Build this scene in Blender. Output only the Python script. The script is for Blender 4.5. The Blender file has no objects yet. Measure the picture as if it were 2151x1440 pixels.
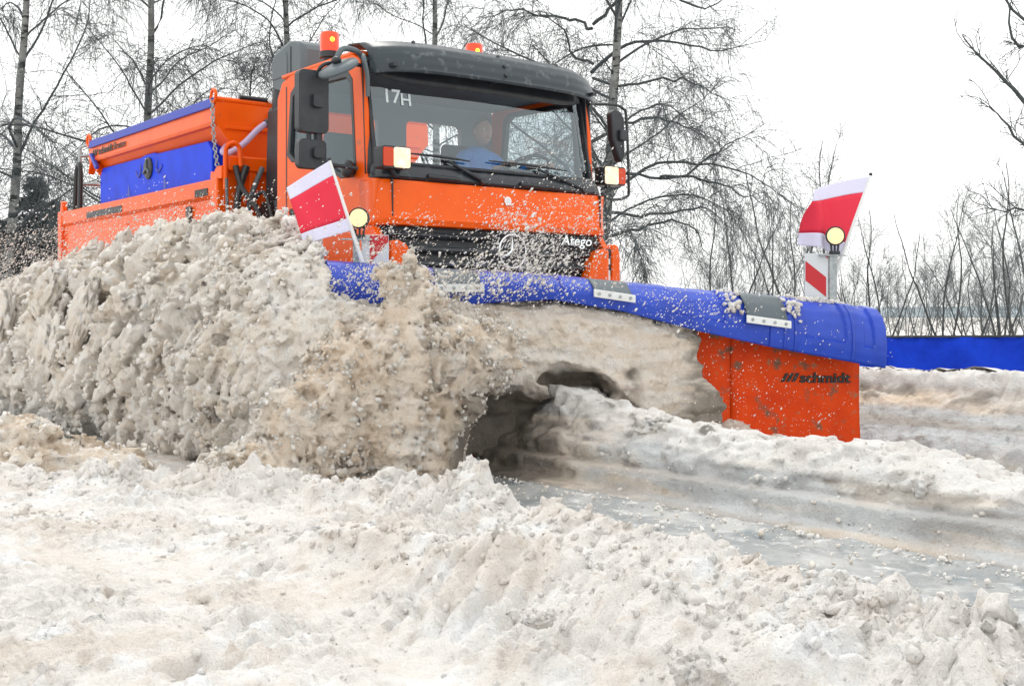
import bpy, bmesh, math, random
import numpy as np
from mathutils import Vector, Matrix
from mathutils.geometry import tessellate_polygon
import time
T0 = time.time()
rad = math.radians
rng = np.random.default_rng(7)
random.seed(7)
sc = bpy.context.scene
COL = sc.collection

# ------------------------------------------------------------------ camera
# The world axes follow the snow plough truck: x = its driving direction, y = its left, z = up, metres.
CAM = (7.657, -5.791, 1.05)
cd = bpy.data.cameras.new("camera"); cam = bpy.data.objects.new("camera", cd); COL.objects.link(cam)
cam.location = CAM
cam.rotation_euler = (rad(90), 0, math.atan2(0.793, 0.609))
cd.sensor_width = 36.0; cd.lens = 2500 / 2151 * 36.0
cd.shift_y = -60 / 2151
cd.clip_start = 0.05; cd.clip_end = 3000
sc.camera = cam

# ------------------------------------------------------------------ world and sun (overcast)
w = bpy.data.worlds.new("World"); sc.world = w; w.use_nodes = True
nt = w.node_tree; nt.nodes.clear()
SUN_EL, SUN_AZ = rad(56), math.atan2(0.30, -0.85)
sky = nt.nodes.new("ShaderNodeTexSky"); sky.sky_type = 'NISHITA'; sky.sun_disc = False
sky.sun_elevation = SUN_EL; sky.sun_rotation = math.pi / 2 - SUN_AZ
sky.dust_density = 4.0
hs = nt.nodes.new("ShaderNodeHueSaturation"); hs.inputs["Saturation"].default_value = 0.25
mx = nt.nodes.new("ShaderNodeMix"); mx.data_type = 'RGBA'; mx.inputs[0].default_value = 0.86
mx.inputs[7].default_value = (12.0, 12.1, 11.9, 1)
bg = nt.nodes.new("ShaderNodeBackground"); bg.inputs[1].default_value = 0.1
wo = nt.nodes.new("ShaderNodeOutputWorld")
nt.links.new(sky.outputs[0], hs.inputs["Color"]); nt.links.new(hs.outputs[0], mx.inputs[6])
nt.links.new(mx.outputs[2], bg.inputs[0]); nt.links.new(bg.outputs[0], wo.inputs[0])
sl = bpy.data.lights.new("sun", 'SUN'); sl.energy = 0.85; sl.angle = rad(14); sl.color = (1, 0.965, 0.91)
so = bpy.data.objects.new("sun", sl); COL.objects.link(so)
sd = Vector((math.cos(SUN_AZ) * math.cos(SUN_EL), math.sin(SUN_AZ) * math.cos(SUN_EL), math.sin(SUN_EL)))
so.rotation_euler = sd.to_track_quat('Z', 'Y').to_euler()
sc.view_settings.view_transform = 'Standard'; sc.view_settings.look = 'None'
sc.view_settings.exposure = 0.44; sc.view_settings.gamma = 1.0; sc.view_settings.use_curve_mapping = False
sc.render.engine = 'CYCLES'
sc.cycles.max_bounces = 8; sc.cycles.transparent_max_bounces = 16; sc.cycles.diffuse_bounces = 6

# ------------------------------------------------------------------ materials
def mat(name, col, rough=0.6, metal=0.0, coat=0.0, spec=0.5, noise=None, bump=None, emit=None, dirt=None):
    """noise=(colour2, scale, lo, hi); bump=(scale, distance); dirt=(colour, scale, lo, hi)"""
    m = bpy.data.materials.new(name); m.use_nodes = True
    n = m.node_tree.nodes; l = m.node_tree.links; b = n["Principled BSDF"]
    b.inputs["Base Color"].default_value = (*col, 1); b.inputs["Roughness"].default_value = rough
    b.inputs["Metallic"].default_value = metal; b.inputs["Coat Weight"].default_value = coat
    b.inputs["Coat Roughness"].default_value = 0.15
    b.inputs["Specular IOR Level"].default_value = spec
    tc = n.new("ShaderNodeTexCoord"); src = None
    def nz(scale, det=6, rough_=0.6):
        t = n.new("ShaderNodeTexNoise"); t.inputs["Scale"].default_value = scale
        t.inputs["Detail"].default_value = det; t.inputs["Roughness"].default_value = rough_
        l.new(tc.outputs["Object"], t.inputs["Vector"]); return t
    def layer(prev, colour, scale, lo, hi, det=6):
        t = nz(scale, det); r = n.new("ShaderNodeMapRange")
        r.inputs[1].default_value = lo; r.inputs[2].default_value = hi; l.new(t.outputs[0], r.inputs[0])
        x = n.new("ShaderNodeMix"); x.data_type = 'RGBA'; l.new(r.outputs[0], x.inputs[0])
        if prev is None: x.inputs[6].default_value = (*col, 1)
        else: l.new(prev, x.inputs[6])
        x.inputs[7].default_value = (*colour, 1); return x.outputs[2]
    for L_ in (noise or []): src = layer(src, *L_)
    for L_ in (dirt or []): src = layer(src, *L_)
    if src is not None: l.new(src, b.inputs["Base Color"])
    if bump:
        prev = None
        for s_, d_ in bump:
            t = nz(s_, 5, 0.65); q = n.new("ShaderNodeBump"); q.inputs["Strength"].default_value = 1.0
            q.inputs["Distance"].default_value = d_; l.new(t.outputs[0], q.inputs["Height"])
            if prev: l.new(prev.outputs[0], q.inputs["Normal"])
            prev = q
        l.new(prev.outputs[0], b.inputs["Normal"])
    if emit: b.inputs["Emission Color"].default_value = (*emit[0], 1); b.inputs["Emission Strength"].default_value = emit[1]
    return m

def glass_mat(name, tint, refl, rough=0.02, gcol=(1, 1, 1)):
    m = bpy.data.materials.new(name); m.use_nodes = True
    n = m.node_tree.nodes; l = m.node_tree.links; n.clear()
    o = n.new("ShaderNodeOutputMaterial"); t = n.new("ShaderNodeBsdfTransparent"); t.inputs[0].default_value = (*tint, 1)
    g = n.new("ShaderNodeBsdfGlossy"); g.inputs[0].default_value = (*gcol, 1); g.inputs[1].default_value = rough
    f = n.new("ShaderNodeLayerWeight"); p = n.new("ShaderNodeMath"); p.operation = 'POWER'; p.inputs[1].default_value = 4.0
    l.new(f.outputs["Facing"], p.inputs[0])
    a = n.new("ShaderNodeMath"); a.operation = 'ADD'; a.inputs[1].default_value = refl; a.use_clamp = True
    x = n.new("ShaderNodeMixShader"); l.new(p.outputs[0], a.inputs[0]); l.new(a.outputs[0], x.inputs[0])
    l.new(t.outputs[0], x.inputs[1]); l.new(g.outputs[0], x.inputs[2]); l.new(x.outputs[0], o.inputs[0])
    return m

M = {}
ORG = (0.86, 0.115, 0.0015)
SPL = ((0.72, 0.66, 0.60), 55, 0.72, 0.76, 3)
M['orange'] = mat('orange_paint', ORG, 0.36, coat=0.12, spec=0.22, noise=[((0.80, 0.092, 0.0015), 3, 0.4, 0.7)], dirt=[((0.42, 0.12, 0.05), 9, 0.62, 0.80), SPL])
M['orange_plow'] = mat('orange_plow_steel', (0.74, 0.062, 0.001), 0.45, spec=0.18, noise=[((0.62, 0.042, 0.001), 4, 0.4, 0.65)],
                       dirt=[((0.20, 0.10, 0.06), 4.5, 0.575, 0.64), ((0.34, 0.16, 0.08), 14, 0.60, 0.72), ((0.6, 0.5, 0.42), 26, 0.68, 0.73)], bump=[(8, 0.006)])
M['blue'] = mat('blue_rubber', (0.014, 0.062, 0.50), 0.36, spec=0.5, noise=[((0.010, 0.044, 0.38), 5, 0.4, 0.7)], dirt=[((0.5, 0.5, 0.6), 60, 0.70, 0.76, 3)], bump=[(90, 0.0012)])
M['bluetank'] = mat('blue_tank_plastic', (0.003, 0.050, 0.74), 0.5, spec=0.2, noise=[((0.002, 0.034, 0.58), 4, 0.45, 0.7)], bump=[(150, 0.0008)])
M['tarp'] = mat('blue_tarpaulin', (0.03, 0.055, 0.42), 0.5, bump=[(30, 0.003)])
M['black'] = mat('black_plastic', (0.018, 0.021, 0.026), 0.45, noise=[((0.032, 0.038, 0.045), 7, 0.4, 0.7)], bump=[(120, 0.0006)])
M['cowl'] = mat('wet_black_cowl', (0.022, 0.027, 0.034), 0.28, dirt=[((0.10, 0.11, 0.12), 10, 0.55, 0.75)])
M['rubber'] = mat('grey_rubber', (0.10, 0.125, 0.14), 0.55, bump=[(80, 0.001)])
M['visor'] = mat('grey_acrylic', (0.038, 0.050, 0.060), 0.38, spec=0.35, dirt=[((0.17, 0.19, 0.20), 14, 0.55, 0.8)])
M['hose'] = mat('black_hose', (0.02, 0.022, 0.025), 0.4)
M['steel'] = mat('galvanised_steel', (0.42, 0.45, 0.46), 0.45, metal=0.6, noise=[((0.3, 0.33, 0.34), 30, 0.4, 0.6)])
M['white'] = mat('white_paint', (0.74, 0.76, 0.76), 0.5)
M['chrome'] = mat('chrome', (0.75, 0.78, 0.8), 0.15, metal=1.0)
M['red'] = mat('red_reflector', (0.50, 0.012, 0.02), 0.45)
M['board'] = mat('board_white', (0.60, 0.63, 0.66), 0.4)
M['flagred'] = mat('red_cloth', (0.74, 0.030, 0.065), 0.8, bump=[(60, 0.003)])
M['flagwhite'] = mat('white_cloth', (0.70, 0.69, 0.86), 0.8, bump=[(60, 0.003)])
M['print'] = mat('black_print', (0.02, 0.016, 0.014), 0.5)
M['decal'] = mat('white_print', (0.62, 0.70, 0.70), 0.6)
M['lamp'] = mat('lit_warm_lens', (0.35, 0.25, 0.10), 0.3, spec=0.2, emit=((1.0, 0.70, 0.36), 0.95))
M['headlamp'] = mat('lit_lamp_glass', (0.4, 0.32, 0.22), 0.3, spec=0.3, noise=[((0.7, 0.6, 0.5), 12, 0.45, 0.6)], emit=((1.0, 0.78, 0.50), 0.72), bump=[(40, 0.004)])
M['amber'] = mat('amber_lens', (0.55, 0.045, 0.003), 0.2, spec=0.3, emit=((1.0, 0.05, 0.0), 0.06), coat=0.3)
M['beacon'] = mat('beacon_lens', (0.75, 0.045, 0.001), 0.15, emit=((1.0, 0.045, 0.0), 0.28), coat=0.4)
M['bulb'] = mat('beacon_bulb', (1, 0.5, 0.05), 0.2, emit=((1.0, 0.42, 0.02), 3.0))
M['seat'] = mat('grey_upholstery', (0.05, 0.06, 0.075), 0.85)
M['inner'] = mat('cab_lining', (0.22, 0.26, 0.29), 0.8)
M['jacket'] = mat('blue_jacket', (0.05, 0.26, 0.75), 0.75, bump=[(14, 0.01)])
M['skin'] = mat('skin', (0.50, 0.30, 0.22), 0.55)
M['hair'] = mat('grey_hair', (0.20, 0.17, 0.15), 0.8)
M['lilac'] = mat('pale_hose', (0.50, 0.42, 0.62), 0.35)
M['glass'] = glass_mat('windscreen_glass', (0.86, 0.91, 0.93), 0.125, gcol=(0.86, 0.95, 1.0))
M['sideglass'] = glass_mat('side_window_glass', (0.74, 0.79, 0.80), 0.03, gcol=(0.7, 0.78, 0.82))
M['banner'] = mat('blue_fabric', (0.006, 0.048, 0.56), 0.8, spec=0.2, noise=[((0.004, 0.03, 0.40), 2.5, 0.4, 0.7)], bump=[(5, 0.03), (60, 0.006)])
M['tyre'] = mat('tyre_rubber', (0.02, 0.02, 0.022), 0.8, bump=[(30, 0.006)])

# snow kinds
M['fresh'] = mat('churned_pale_snow', (0.765, 0.735, 0.70), 0.75, spec=0.2,
                 noise=[((0.69, 0.615, 0.545), 2.0, 0.46, 0.70), ((0.56, 0.475, 0.40), 9, 0.58, 0.78), ((0.83, 0.84, 0.85), 4.3, 0.52, 0.70)],
                 dirt=[((0.14, 0.12, 0.11), 38, 0.755, 0.785, 2)], bump=[(18, 0.014), (55, 0.012), (150, 0.005)])
M['slush'] = mat('tan_slush', (0.93, 0.885, 0.825), 0.7, spec=0.25,
                 noise=[((0.87, 0.78, 0.67), 2.0, 0.42, 0.66), ((0.77, 0.65, 0.52), 8, 0.55, 0.76), ((0.94, 0.925, 0.90), 11, 0.52, 0.66)],
                 dirt=[((0.12, 0.10, 0.09), 45, 0.755, 0.785, 2)], bump=[(24, 0.016), (65, 0.020), (150, 0.008)])
M['brown'] = mat('brown_slush', (0.70, 0.585, 0.475), 0.7, spec=0.3,
                 noise=[((0.54, 0.42, 0.31), 3.2, 0.42, 0.68), ((0.82, 0.75, 0.67), 6, 0.50, 0.74)],
                 dirt=[((0.10, 0.08, 0.07), 45, 0.74, 0.78, 2)], bump=[(26, 0.02), (70, 0.018), (170, 0.007)])
M['dirty'] = mat('dark_wet_road_slush', (0.20, 0.175, 0.15), 0.5, spec=0.4, noise=[((0.36, 0.31, 0.26), 5, 0.45, 0.65), ((0.10, 0.09, 0.08), 12, 0.5, 0.7)], bump=[(30, 0.02), (90, 0.01)])
M['grey'] = mat('grey_packed_snow', (0.58, 0.595, 0.605), 0.65, spec=0.35,
                noise=[((0.46, 0.455, 0.45), 3, 0.42, 0.64), ((0.66, 0.675, 0.685), 6, 0.5, 0.7)],
                dirt=[((0.38, 0.33, 0.28), 9, 0.60, 0.72), ((0.09, 0.08, 0.08), 34, 0.72, 0.76, 2)], bump=[(14, 0.02), (50, 0.016), (150, 0.006)])
M['clod'] = mat('snow_clods', (0.90, 0.875, 0.845), 0.7, spec=0.3, noise=[((0.78, 0.70, 0.61), 2.5, 0.45, 0.65)], bump=[(45, 0.012), (140, 0.006)])
M['ice'] = mat('wet_icy_road', (0.27, 0.285, 0.29), 0.42, spec=0.5,
               noise=[((0.44, 0.44, 0.43), 2.6, 0.45, 0.62), ((0.20, 0.23, 0.25), 3.0, 0.55, 0.66), ((0.64, 0.64, 0.635), 9, 0.54, 0.7)],
               dirt=[((0.10, 0.10, 0.10), 40, 0.72, 0.76, 2)], bump=[(10, 0.012), (60, 0.006)])
M['asphalt'] = mat('wet_asphalt', (0.10, 0.115, 0.12), 0.22, noise=[((0.19, 0.21, 0.215), 4, 0.4, 0.7), ((0.5, 0.5, 0.5), 60, 0.70, 0.74, 2)], bump=[(70, 0.004)])

# banded snow for cut faces: add horizontal layering by depth of deposit
def add_strata(m, cols, zscale):
    n = m.node_tree.nodes; l = m.node_tree.links; b = n["Principled BSDF"]
    old = b.inputs["Base Color"].links[0].from_socket
    tc = n.new("ShaderNodeTexCoord"); mp = n.new("ShaderNodeMapping"); mp.inputs["Scale"].default_value = (0.35, 0.35, zscale)
    t = n.new("ShaderNodeTexNoise"); t.inputs["Scale"].default_value = 1.0; t.inputs["Detail"].default_value = 5
    r = n.new("ShaderNodeMapRange"); r.inputs[1].default_value = 0.50; r.inputs[2].default_value = 0.66
    x = n.new("ShaderNodeMix"); x.data_type = 'RGBA'; x.inputs[7].default_value = (*cols, 1)
    l.new(tc.outputs["Object"], mp.inputs[0]); l.new(mp.outputs[0], t.inputs[0]); l.new(t.outputs[0], r.inputs[0])
    l.new(r.outputs[0], x.inputs[0]); l.new(old, x.inputs[6]); l.new(x.outputs[2], b.inputs["Base Color"])
add_strata(M['grey'], (0.42, 0.385, 0.35), 14)

def add_attr(m):
    # grit and tan water in the snow, per vertex; includes shade painted dark in the hollow
    n = m.node_tree.nodes; l = m.node_tree.links; b = n["Principled BSDF"]; old = b.inputs["Base Color"].links[0].from_socket
    for an, c1, c2, sc_ in (('cap', (0.80, 0.785, 0.765, 1), (0.72, 0.685, 0.65, 1), 4.0), ('tan', (0.88, 0.77, 0.65, 1), (0.77, 0.63, 0.49, 1), 5.0), ('grit_shade', (0.24, 0.205, 0.17, 1), (0.13, 0.115, 0.10, 1), 9.0)):
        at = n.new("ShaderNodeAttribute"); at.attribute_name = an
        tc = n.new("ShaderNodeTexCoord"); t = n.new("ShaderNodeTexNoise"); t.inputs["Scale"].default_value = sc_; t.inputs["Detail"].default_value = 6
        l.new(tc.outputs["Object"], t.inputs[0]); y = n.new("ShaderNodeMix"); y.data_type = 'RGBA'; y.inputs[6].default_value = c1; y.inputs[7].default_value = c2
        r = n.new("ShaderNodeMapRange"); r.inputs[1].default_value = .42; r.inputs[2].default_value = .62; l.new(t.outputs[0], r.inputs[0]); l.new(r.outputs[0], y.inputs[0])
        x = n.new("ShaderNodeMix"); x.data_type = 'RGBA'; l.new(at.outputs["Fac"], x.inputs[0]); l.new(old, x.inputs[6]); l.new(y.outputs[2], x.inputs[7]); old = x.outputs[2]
    l.new(old, b.inputs["Base Color"])
def set_attr(me, name, a):
    at = me.attributes.new(name, 'FLOAT', 'POINT'); at.data.foreach_set("value", np.clip(a, 0, 1).astype(np.float32))
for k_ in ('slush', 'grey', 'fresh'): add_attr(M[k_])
def birch_mat():
    m = mat('birch_bark', (0.30, 0.31, 0.30), 0.85, noise=[((0.16, 0.16, 0.155), 3, 0.4, 0.6)])
    n = m.node_tree.nodes; l = m.node_tree.links; b = n["Principled BSDF"]; old = b.inputs["Base Color"].links[0].from_socket
    tc = n.new("ShaderNodeTexCoord"); mp = n.new("ShaderNodeMapping"); mp.inputs["Scale"].default_value = (3, 3, 9)
    t = n.new("ShaderNodeTexNoise"); t.inputs["Scale"].default_value = 1.2; t.inputs["Detail"].default_value = 4
    r = n.new("ShaderNodeMapRange"); r.inputs[1].default_value = 0.52; r.inputs[2].default_value = 0.58
    x = n.new("ShaderNodeMix"); x.data_type = 'RGBA'; x.inputs[7].default_value = (0.03, 0.032, 0.033, 1)
    l.new(tc.outputs["Object"], mp.inputs[0]); l.new(mp.outputs[0], t.inputs[0]); l.new(t.outputs[0], r.inputs[0])
    l.new(r.outputs[0], x.inputs[0]); l.new(old, x.inputs[6]); l.new(x.outputs[2], b.inputs["Base Color"]); return m
M['birch'] = birch_mat()
M['branch'] = mat('dark_branch_bark', (0.062, 0.072, 0.078), 0.9)
M['twig'] = mat('dark_twigs', (0.10, 0.118, 0.125), 0.9)
M['fartwig'] = mat('grey_twigs', (0.12, 0.135, 0.14), 0.9)
M['farbranch'] = mat('grey_branch_bark', (0.06, 0.066, 0.068), 0.9)
M['needle'] = mat('dark_needles', (0.020, 0.034, 0.038), 0.9, noise=[((0.04, 0.055, 0.058), 1.5, 0.4, 0.6)])

# ------------------------------------------------------------------ mesh helpers
def tag(o, label=None, cat=None, group=None, kind=None):
    if label: o['label'] = label
    if cat: o['category'] = cat
    if group: o['group'] = group
    if kind: o['kind'] = kind
    return o
def empty(name, loc=(0, 0, 0), **k):
    o = bpy.data.objects.new(name, None); COL.objects.link(o); o.location = loc; o.empty_display_size = 0.2
    return tag(o, **k)
def link(name, me, m, parent=None, smooth=None):
    if m is not None and not me.materials: me.materials.append(m)
    if smooth is not None:
        me.shade_smooth(); me.set_sharp_from_angle(angle=rad(smooth))
    o = bpy.data.objects.new(name, me); COL.objects.link(o)
    if parent is not None:
        o.parent = parent
        # all shapes are modelled in scene coordinates: undo the parents' offset
        off = Vector((0, 0, 0)); p = parent
        while p is not None: off += Vector(p.location); p = p.parent
        o.location = -off
    return o
def np_mesh(name, V, Fc):
    me = bpy.data.meshes.new(name)
    V = np.ascontiguousarray(V, dtype=np.float32); Fc = np.ascontiguousarray(Fc, dtype=np.int32)
    k = Fc.shape[1]
    me.vertices.add(len(V)); me.vertices.foreach_set("co", V.ravel())
    me.loops.add(Fc.size); me.loops.foreach_set("vertex_index", Fc.ravel())
    me.polygons.add(len(Fc)); me.polygons.foreach_set("loop_start", np.arange(0, Fc.size, k, dtype=np.int32))
    me.update(calc_edges=True); me.validate()
    return me

class MB:
    def __init__(s): s.v = []; s.f = []
    def add(s, vs, fs):
        b = len(s.v); s.v += [tuple(v) for v in vs]; s.f += [tuple(i + b for i in f) for f in fs]; return s
    def box(s, a, b):
        x0, y0, z0 = a; x1, y1, z1 = b
        vs = [(x0, y0, z0), (x1, y0, z0), (x1, y1, z0), (x0, y1, z0), (x0, y0, z1), (x1, y0, z1), (x1, y1, z1), (x0, y1, z1)]
        return s.add(vs, [(0, 3, 2, 1), (4, 5, 6, 7), (0, 1, 5, 4), (1, 2, 6, 5), (2, 3, 7, 6), (3, 0, 4, 7)])
    def obox(s, c, ax, ay, az):
        c, ax, ay, az = map(Vector, (c, ax, ay, az)); vs = []
        for k in (-1, 1):
            for i, j in ((-1, -1), (1, -1), (1, 1), (-1, 1)): vs.append(c + ax * i + ay * j + az * k)
        return s.add(vs, [(0, 3, 2, 1), (4, 5, 6, 7), (0, 1, 5, 4), (1, 2, 6, 5), (2, 3, 7, 6), (3, 0, 4, 7)])
    def prism(s, pts, plane, a, b, holes=()):
        """extrude a 2-D outline between a and b along the axis missing from plane"""
        rings = [list(pts)] + [list(h) for h in holes]
        def P(u, v, w_): return {'xz': (u, w_, v), 'yz': (w_, u, v), 'xy': (u, v, w_)}[plane]
        tess = tessellate_polygon([[Vector((u, v, 0)) for u, v in r] for r in rings])
        flat = [p for r in rings for p in r]; n = len(flat)
        vs = [P(u, v, a) for u, v in flat] + [P(u, v, b) for u, v in flat]
        fs = [tuple(t) for t in tess] + [tuple(i + n for i in reversed(t)) for t in tess]
        o = 0
        for r in rings:
            k = len(r)
            for i in range(k):
                j = (i + 1) % k; fs.append((o + i, o + j, o + j + n, o + i + n))
            o += k
        return s.add(vs, fs)
    def tube(s, pts, r, n=8, cap=True):
        pts = [Vector(p) for p in pts]; rs = r if isinstance(r, (list, tuple)) else [r] * len(pts)
        b = len(s.v); up = Vector((0.13, 0.27, 0.95))
        for i, p in enumerate(pts):
            t = (pts[min(i + 1, len(pts) - 1)] - pts[max(i - 1, 0)]).normalized()
            u = t.cross(up)
            if u.length < 1e-3: u = t.cross(Vector((1, 0, 0)))
            u.normalize(); v = t.cross(u)
            for k in range(n):
                a = 2 * math.pi * k / n; s.v.append(tuple(p + (u * math.cos(a) + v * math.sin(a)) * rs[i]))
        for i in range(len(pts) - 1):
            for k in range(n):
                k2 = (k + 1) % n; s.f.append((b + i * n + k, b + i * n + k2, b + (i + 1) * n + k2, b + (i + 1) * n + k))
        if cap:
            s.f.append(tuple(b + k for k in range(n))[::-1]); s.f.append(tuple(b + (len(pts) - 1) * n + k for k in range(n)))
        return s
    def lathe(s, prof, c, axis, n=24):
        """prof: (radius, height along axis) pairs"""
        c = Vector(c); ax = Vector(axis).normalized()
        u = ax.orthogonal().normalized(); v = ax.cross(u); b = len(s.v)
        for r, h in prof:
            for k in range(n):
                a = 2 * math.pi * k / n; s.v.append(tuple(c + ax * h + (u * math.cos(a) + v * math.sin(a)) * r))
        for i in range(len(prof) - 1):
            for k in range(n):
                k2 = (k + 1) % n; s.f.append((b + i * n + k, b + i * n + k2, b + (i + 1) * n + k2, b + (i + 1) * n + k))
        s.f.append(tuple(b + k for k in range(n))[::-1]); s.f.append(tuple(b + (len(prof) - 1) * n + k for k in range(n)))
        return s
    def ell(s, c, r, nu=20, nv=12, ax=None):
        c = Vector(c); X, Y, Z = ax or (Vector((1, 0, 0)), Vector((0, 1, 0)), Vector((0, 0, 1))); b = len(s.v)
        for j in range(nv + 1):
            th = math.pi * j / nv
            for i in range(nu):
                a = 2 * math.pi * i / nu
                s.v.append(tuple(c + X * (r[0] * math.sin(th) * math.cos(a)) + Y * (r[1] * math.sin(th) * math.sin(a)) + Z * (r[2] * math.cos(th))))
        for j in range(nv):
            for i in range(nu):
                i2 = (i + 1) % nu; s.f.append((b + j * nu + i, b + (j + 1) * nu + i, b + (j + 1) * nu + i2, b + j * nu + i2))
        return s
    def sheet(s, fn, nu, nv):
        b = len(s.v)
        for i in range(nu + 1):
            for j in range(nv + 1): s.v.append(tuple(fn(i / nu, j / nv)))
        for i in range(nu):
            for j in range(nv):
                a = b + i * (nv + 1) + j; s.f.append((a, a + nv + 1, a + nv + 2, a + 1))
        return s
    def build(s, name, m, parent=None, bevel=0, smooth=None, solid=0, **k):
        me = bpy.data.meshes.new(name); me.from_pydata(s.v, [], s.f)
        bm = bmesh.new(); bm.from_mesh(me); bmesh.ops.remove_doubles(bm, verts=bm.verts, dist=1e-5)
        bmesh.ops.recalc_face_normals(bm, faces=bm.faces); bm.to_mesh(me); bm.free()
        o = link(name, me, m, parent, smooth)
        if solid:
            q = o.modifiers.new("solid", 'SOLIDIFY'); q.thickness = solid; q.offset = 0
        if bevel:
            q = o.modifiers.new("bevel", 'BEVEL'); q.width = bevel; q.segments = 2; q.limit_method = 'ANGLE'; q.angle_limit = rad(40)
            if smooth is None: me.shade_smooth(); me.set_sharp_from_angle(angle=rad(30))
        return tag(o, **k)

def text_obj(name, body, origin, xdir, up, size, m, parent, bold=0.0, shear=0.0, sx=1.0, depth=0.002, width=None):
    cu = bpy.data.curves.new(name, 'FONT'); cu.body = body; cu.size = size; cu.offset = bold * size; cu.shear = shear
    cu.extrude = depth; cu.resolution_u = 3
    tmp = bpy.data.objects.new("tmp", cu); COL.objects.link(tmp)
    bpy.context.view_layer.update()
    me = bpy.data.meshes.new_from_object(tmp.evaluated_get(bpy.context.evaluated_depsgraph_get()))
    bpy.data.objects.remove(tmp)
    if width:
        xs_ = [v.co.x for v in me.vertices]; sx = width / (max(xs_) - min(xs_))
    X = Vector(xdir).normalized(); Z = Vector(up); Z = (Z - X * Z.dot(X)).normalized(); N = X.cross(Z)
    mt = Matrix(((X.x * sx, Z.x, N.x, origin[0]), (X.y * sx, Z.y, N.y, origin[1]), (X.z * sx, Z.z, N.z, origin[2]), (0, 0, 0, 1)))
    me.transform(mt); me.materials.clear()
    return link(name, me, m, parent)
def lerp(a, b, t): return a + (b - a) * t
def rrect(x0, y0, x1, y1, r, n=4):
    out = []
    for cx, cy, a0 in ((x1 - r, y0 + r, -90), (x1 - r, y1 - r, 0), (x0 + r, y1 - r, 90), (x0 + r, y0 + r, 180)):
        for i in range(n + 1):
            a = rad(a0 + 90 * i / n); out.append((cx + r * math.cos(a), cy + r * math.sin(a)))
    return out
def cat_mull(P, n=6):
    P = [Vector(p) for p in P]; out = []
    for i in range(len(P) - 1):
        p0, p1, p2, p3 = P[max(i - 1, 0)], P[i], P[i + 1], P[min(i + 2, len(P) - 1)]
        for k in range(n):
            t = k / n; out.append(0.5 * ((2 * p1) + (p2 - p0) * t + (2 * p0 - 5 * p1 + 4 * p2 - p3) * t * t + (3 * p1 - p0 - 3 * p2 + p3) * t ** 3))
    out.append(P[-1]); return out

# ------------------------------------------------------------------ numpy noise
TB = np.random.default_rng(3).random((64, 64, 64)).astype(np.float32)
def vnoise(x, y, z):
    xi = np.floor(x); yi = np.floor(y); zi = np.floor(z)
    fx = (x - xi); fy = (y - yi); fz = (z - zi)
    fx = fx * fx * (3 - 2 * fx); fy = fy * fy * (3 - 2 * fy); fz = fz * fz * (3 - 2 * fz)
    xi = xi.astype(np.int32) & 63; yi = yi.astype(np.int32) & 63; zi = zi.astype(np.int32) & 63
    x1 = (xi + 1) & 63; y1 = (yi + 1) & 63; z1 = (zi + 1) & 63
    def g(a, b, c): return TB[a, b, c]
    c00 = g(xi, yi, zi) * (1 - fx) + g(x1, yi, zi) * fx; c10 = g(xi, y1, zi) * (1 - fx) + g(x1, y1, zi) * fx
    c01 = g(xi, yi, z1) * (1 - fx) + g(x1, yi, z1) * fx; c11 = g(xi, y1, z1) * (1 - fx) + g(x1, y1, z1) * fx
    return (c00 * (1 - fy) + c10 * fy) * (1 - fz) + (c01 * (1 - fy) + c11 * fy) * fz
def fbm(x, y, z, f, octs=4, gain=0.5, billow=False, seed=0.0):
    a = 1.0; tot = 0; s = 0; x = x * f + seed * 17.3 + 31.7; y = y * f + seed * 5.1 + 12.9; z = z * f + 7.7
    for _ in range(octs):
        v = vnoise(x, y, z) * 2 - 1
        if billow: v = 2.2 * np.abs(v) - 0.1   # puffs with sharp creases between them
        tot = tot + v * a; s += a; a *= gain; x = x * 2.03 + 3.1; y = y * 2.03 + 1.7; z = z * 2.03 + 5.3
    return tot / s
JT = np.random.default_rng(5).random((32, 32, 32, 4)).astype(np.float32)
def cellular(x, y, z):
    """nearest and second nearest feature distance and a random number of the nearest cell"""
    xi = np.floor(x).astype(np.int32); yi = np.floor(y).astype(np.int32); zi = np.floor(z).astype(np.int32)
    f1 = np.full(x.shape, 9.0, np.float32); f2 = f1.copy(); cid = np.zeros_like(f1)
    for dx in (-1, 0, 1):
        for dy in (-1, 0, 1):
            for dz in (-1, 0, 1):
                a = xi + dx; b = yi + dy; c = zi + dz; j = JT[a & 31, b & 31, c & 31]
                d = np.sqrt((a + j[..., 0] - x) ** 2 + (b + j[..., 1] - y) ** 2 + (c + j[..., 2] - z) ** 2)
                n = d < f1; f2 = np.where(n, f1, np.minimum(f2, d)); cid = np.where(n, j[..., 3], cid); f1 = np.where(n, d, f1)
    return f1, f2, cid
def sstep(a, b, x):
    t = np.clip((x - a) / (b - a), 0, 1); return t * t * (3 - 2 * t)

# ================================================================== SETTING: ground, road, banks
def hf_patch(name, x0, x1, y0, y1, step, hfun, m, lump=None, attr=None, **k):
    nx = int((x1 - x0) / step) + 1; ny = int((y1 - y0) / step) + 1
    xs = np.linspace(x0, x1, nx); ys = np.linspace(y0, y1, ny); X, Y = np.meshgrid(xs, ys, indexing='ij')
    Zh = hfun(X, Y)
    if lump is not None: X, Y = lump(X, Y, Zh)
    V = np.stack([X, Y, Zh], -1).reshape(-1, 3)
    i = np.arange(nx - 1)[:, None] * ny + np.arange(ny - 1)[None, :]
    Fc = np.stack([i, i + ny, i + ny + 1, i + 1], -1).reshape(-1, 4)
    me = np_mesh(name, V, Fc)
    if attr is not None: attr(me, V)
    o = link(name, me, m, smooth=180); tag(o, **k); return o, V

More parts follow.
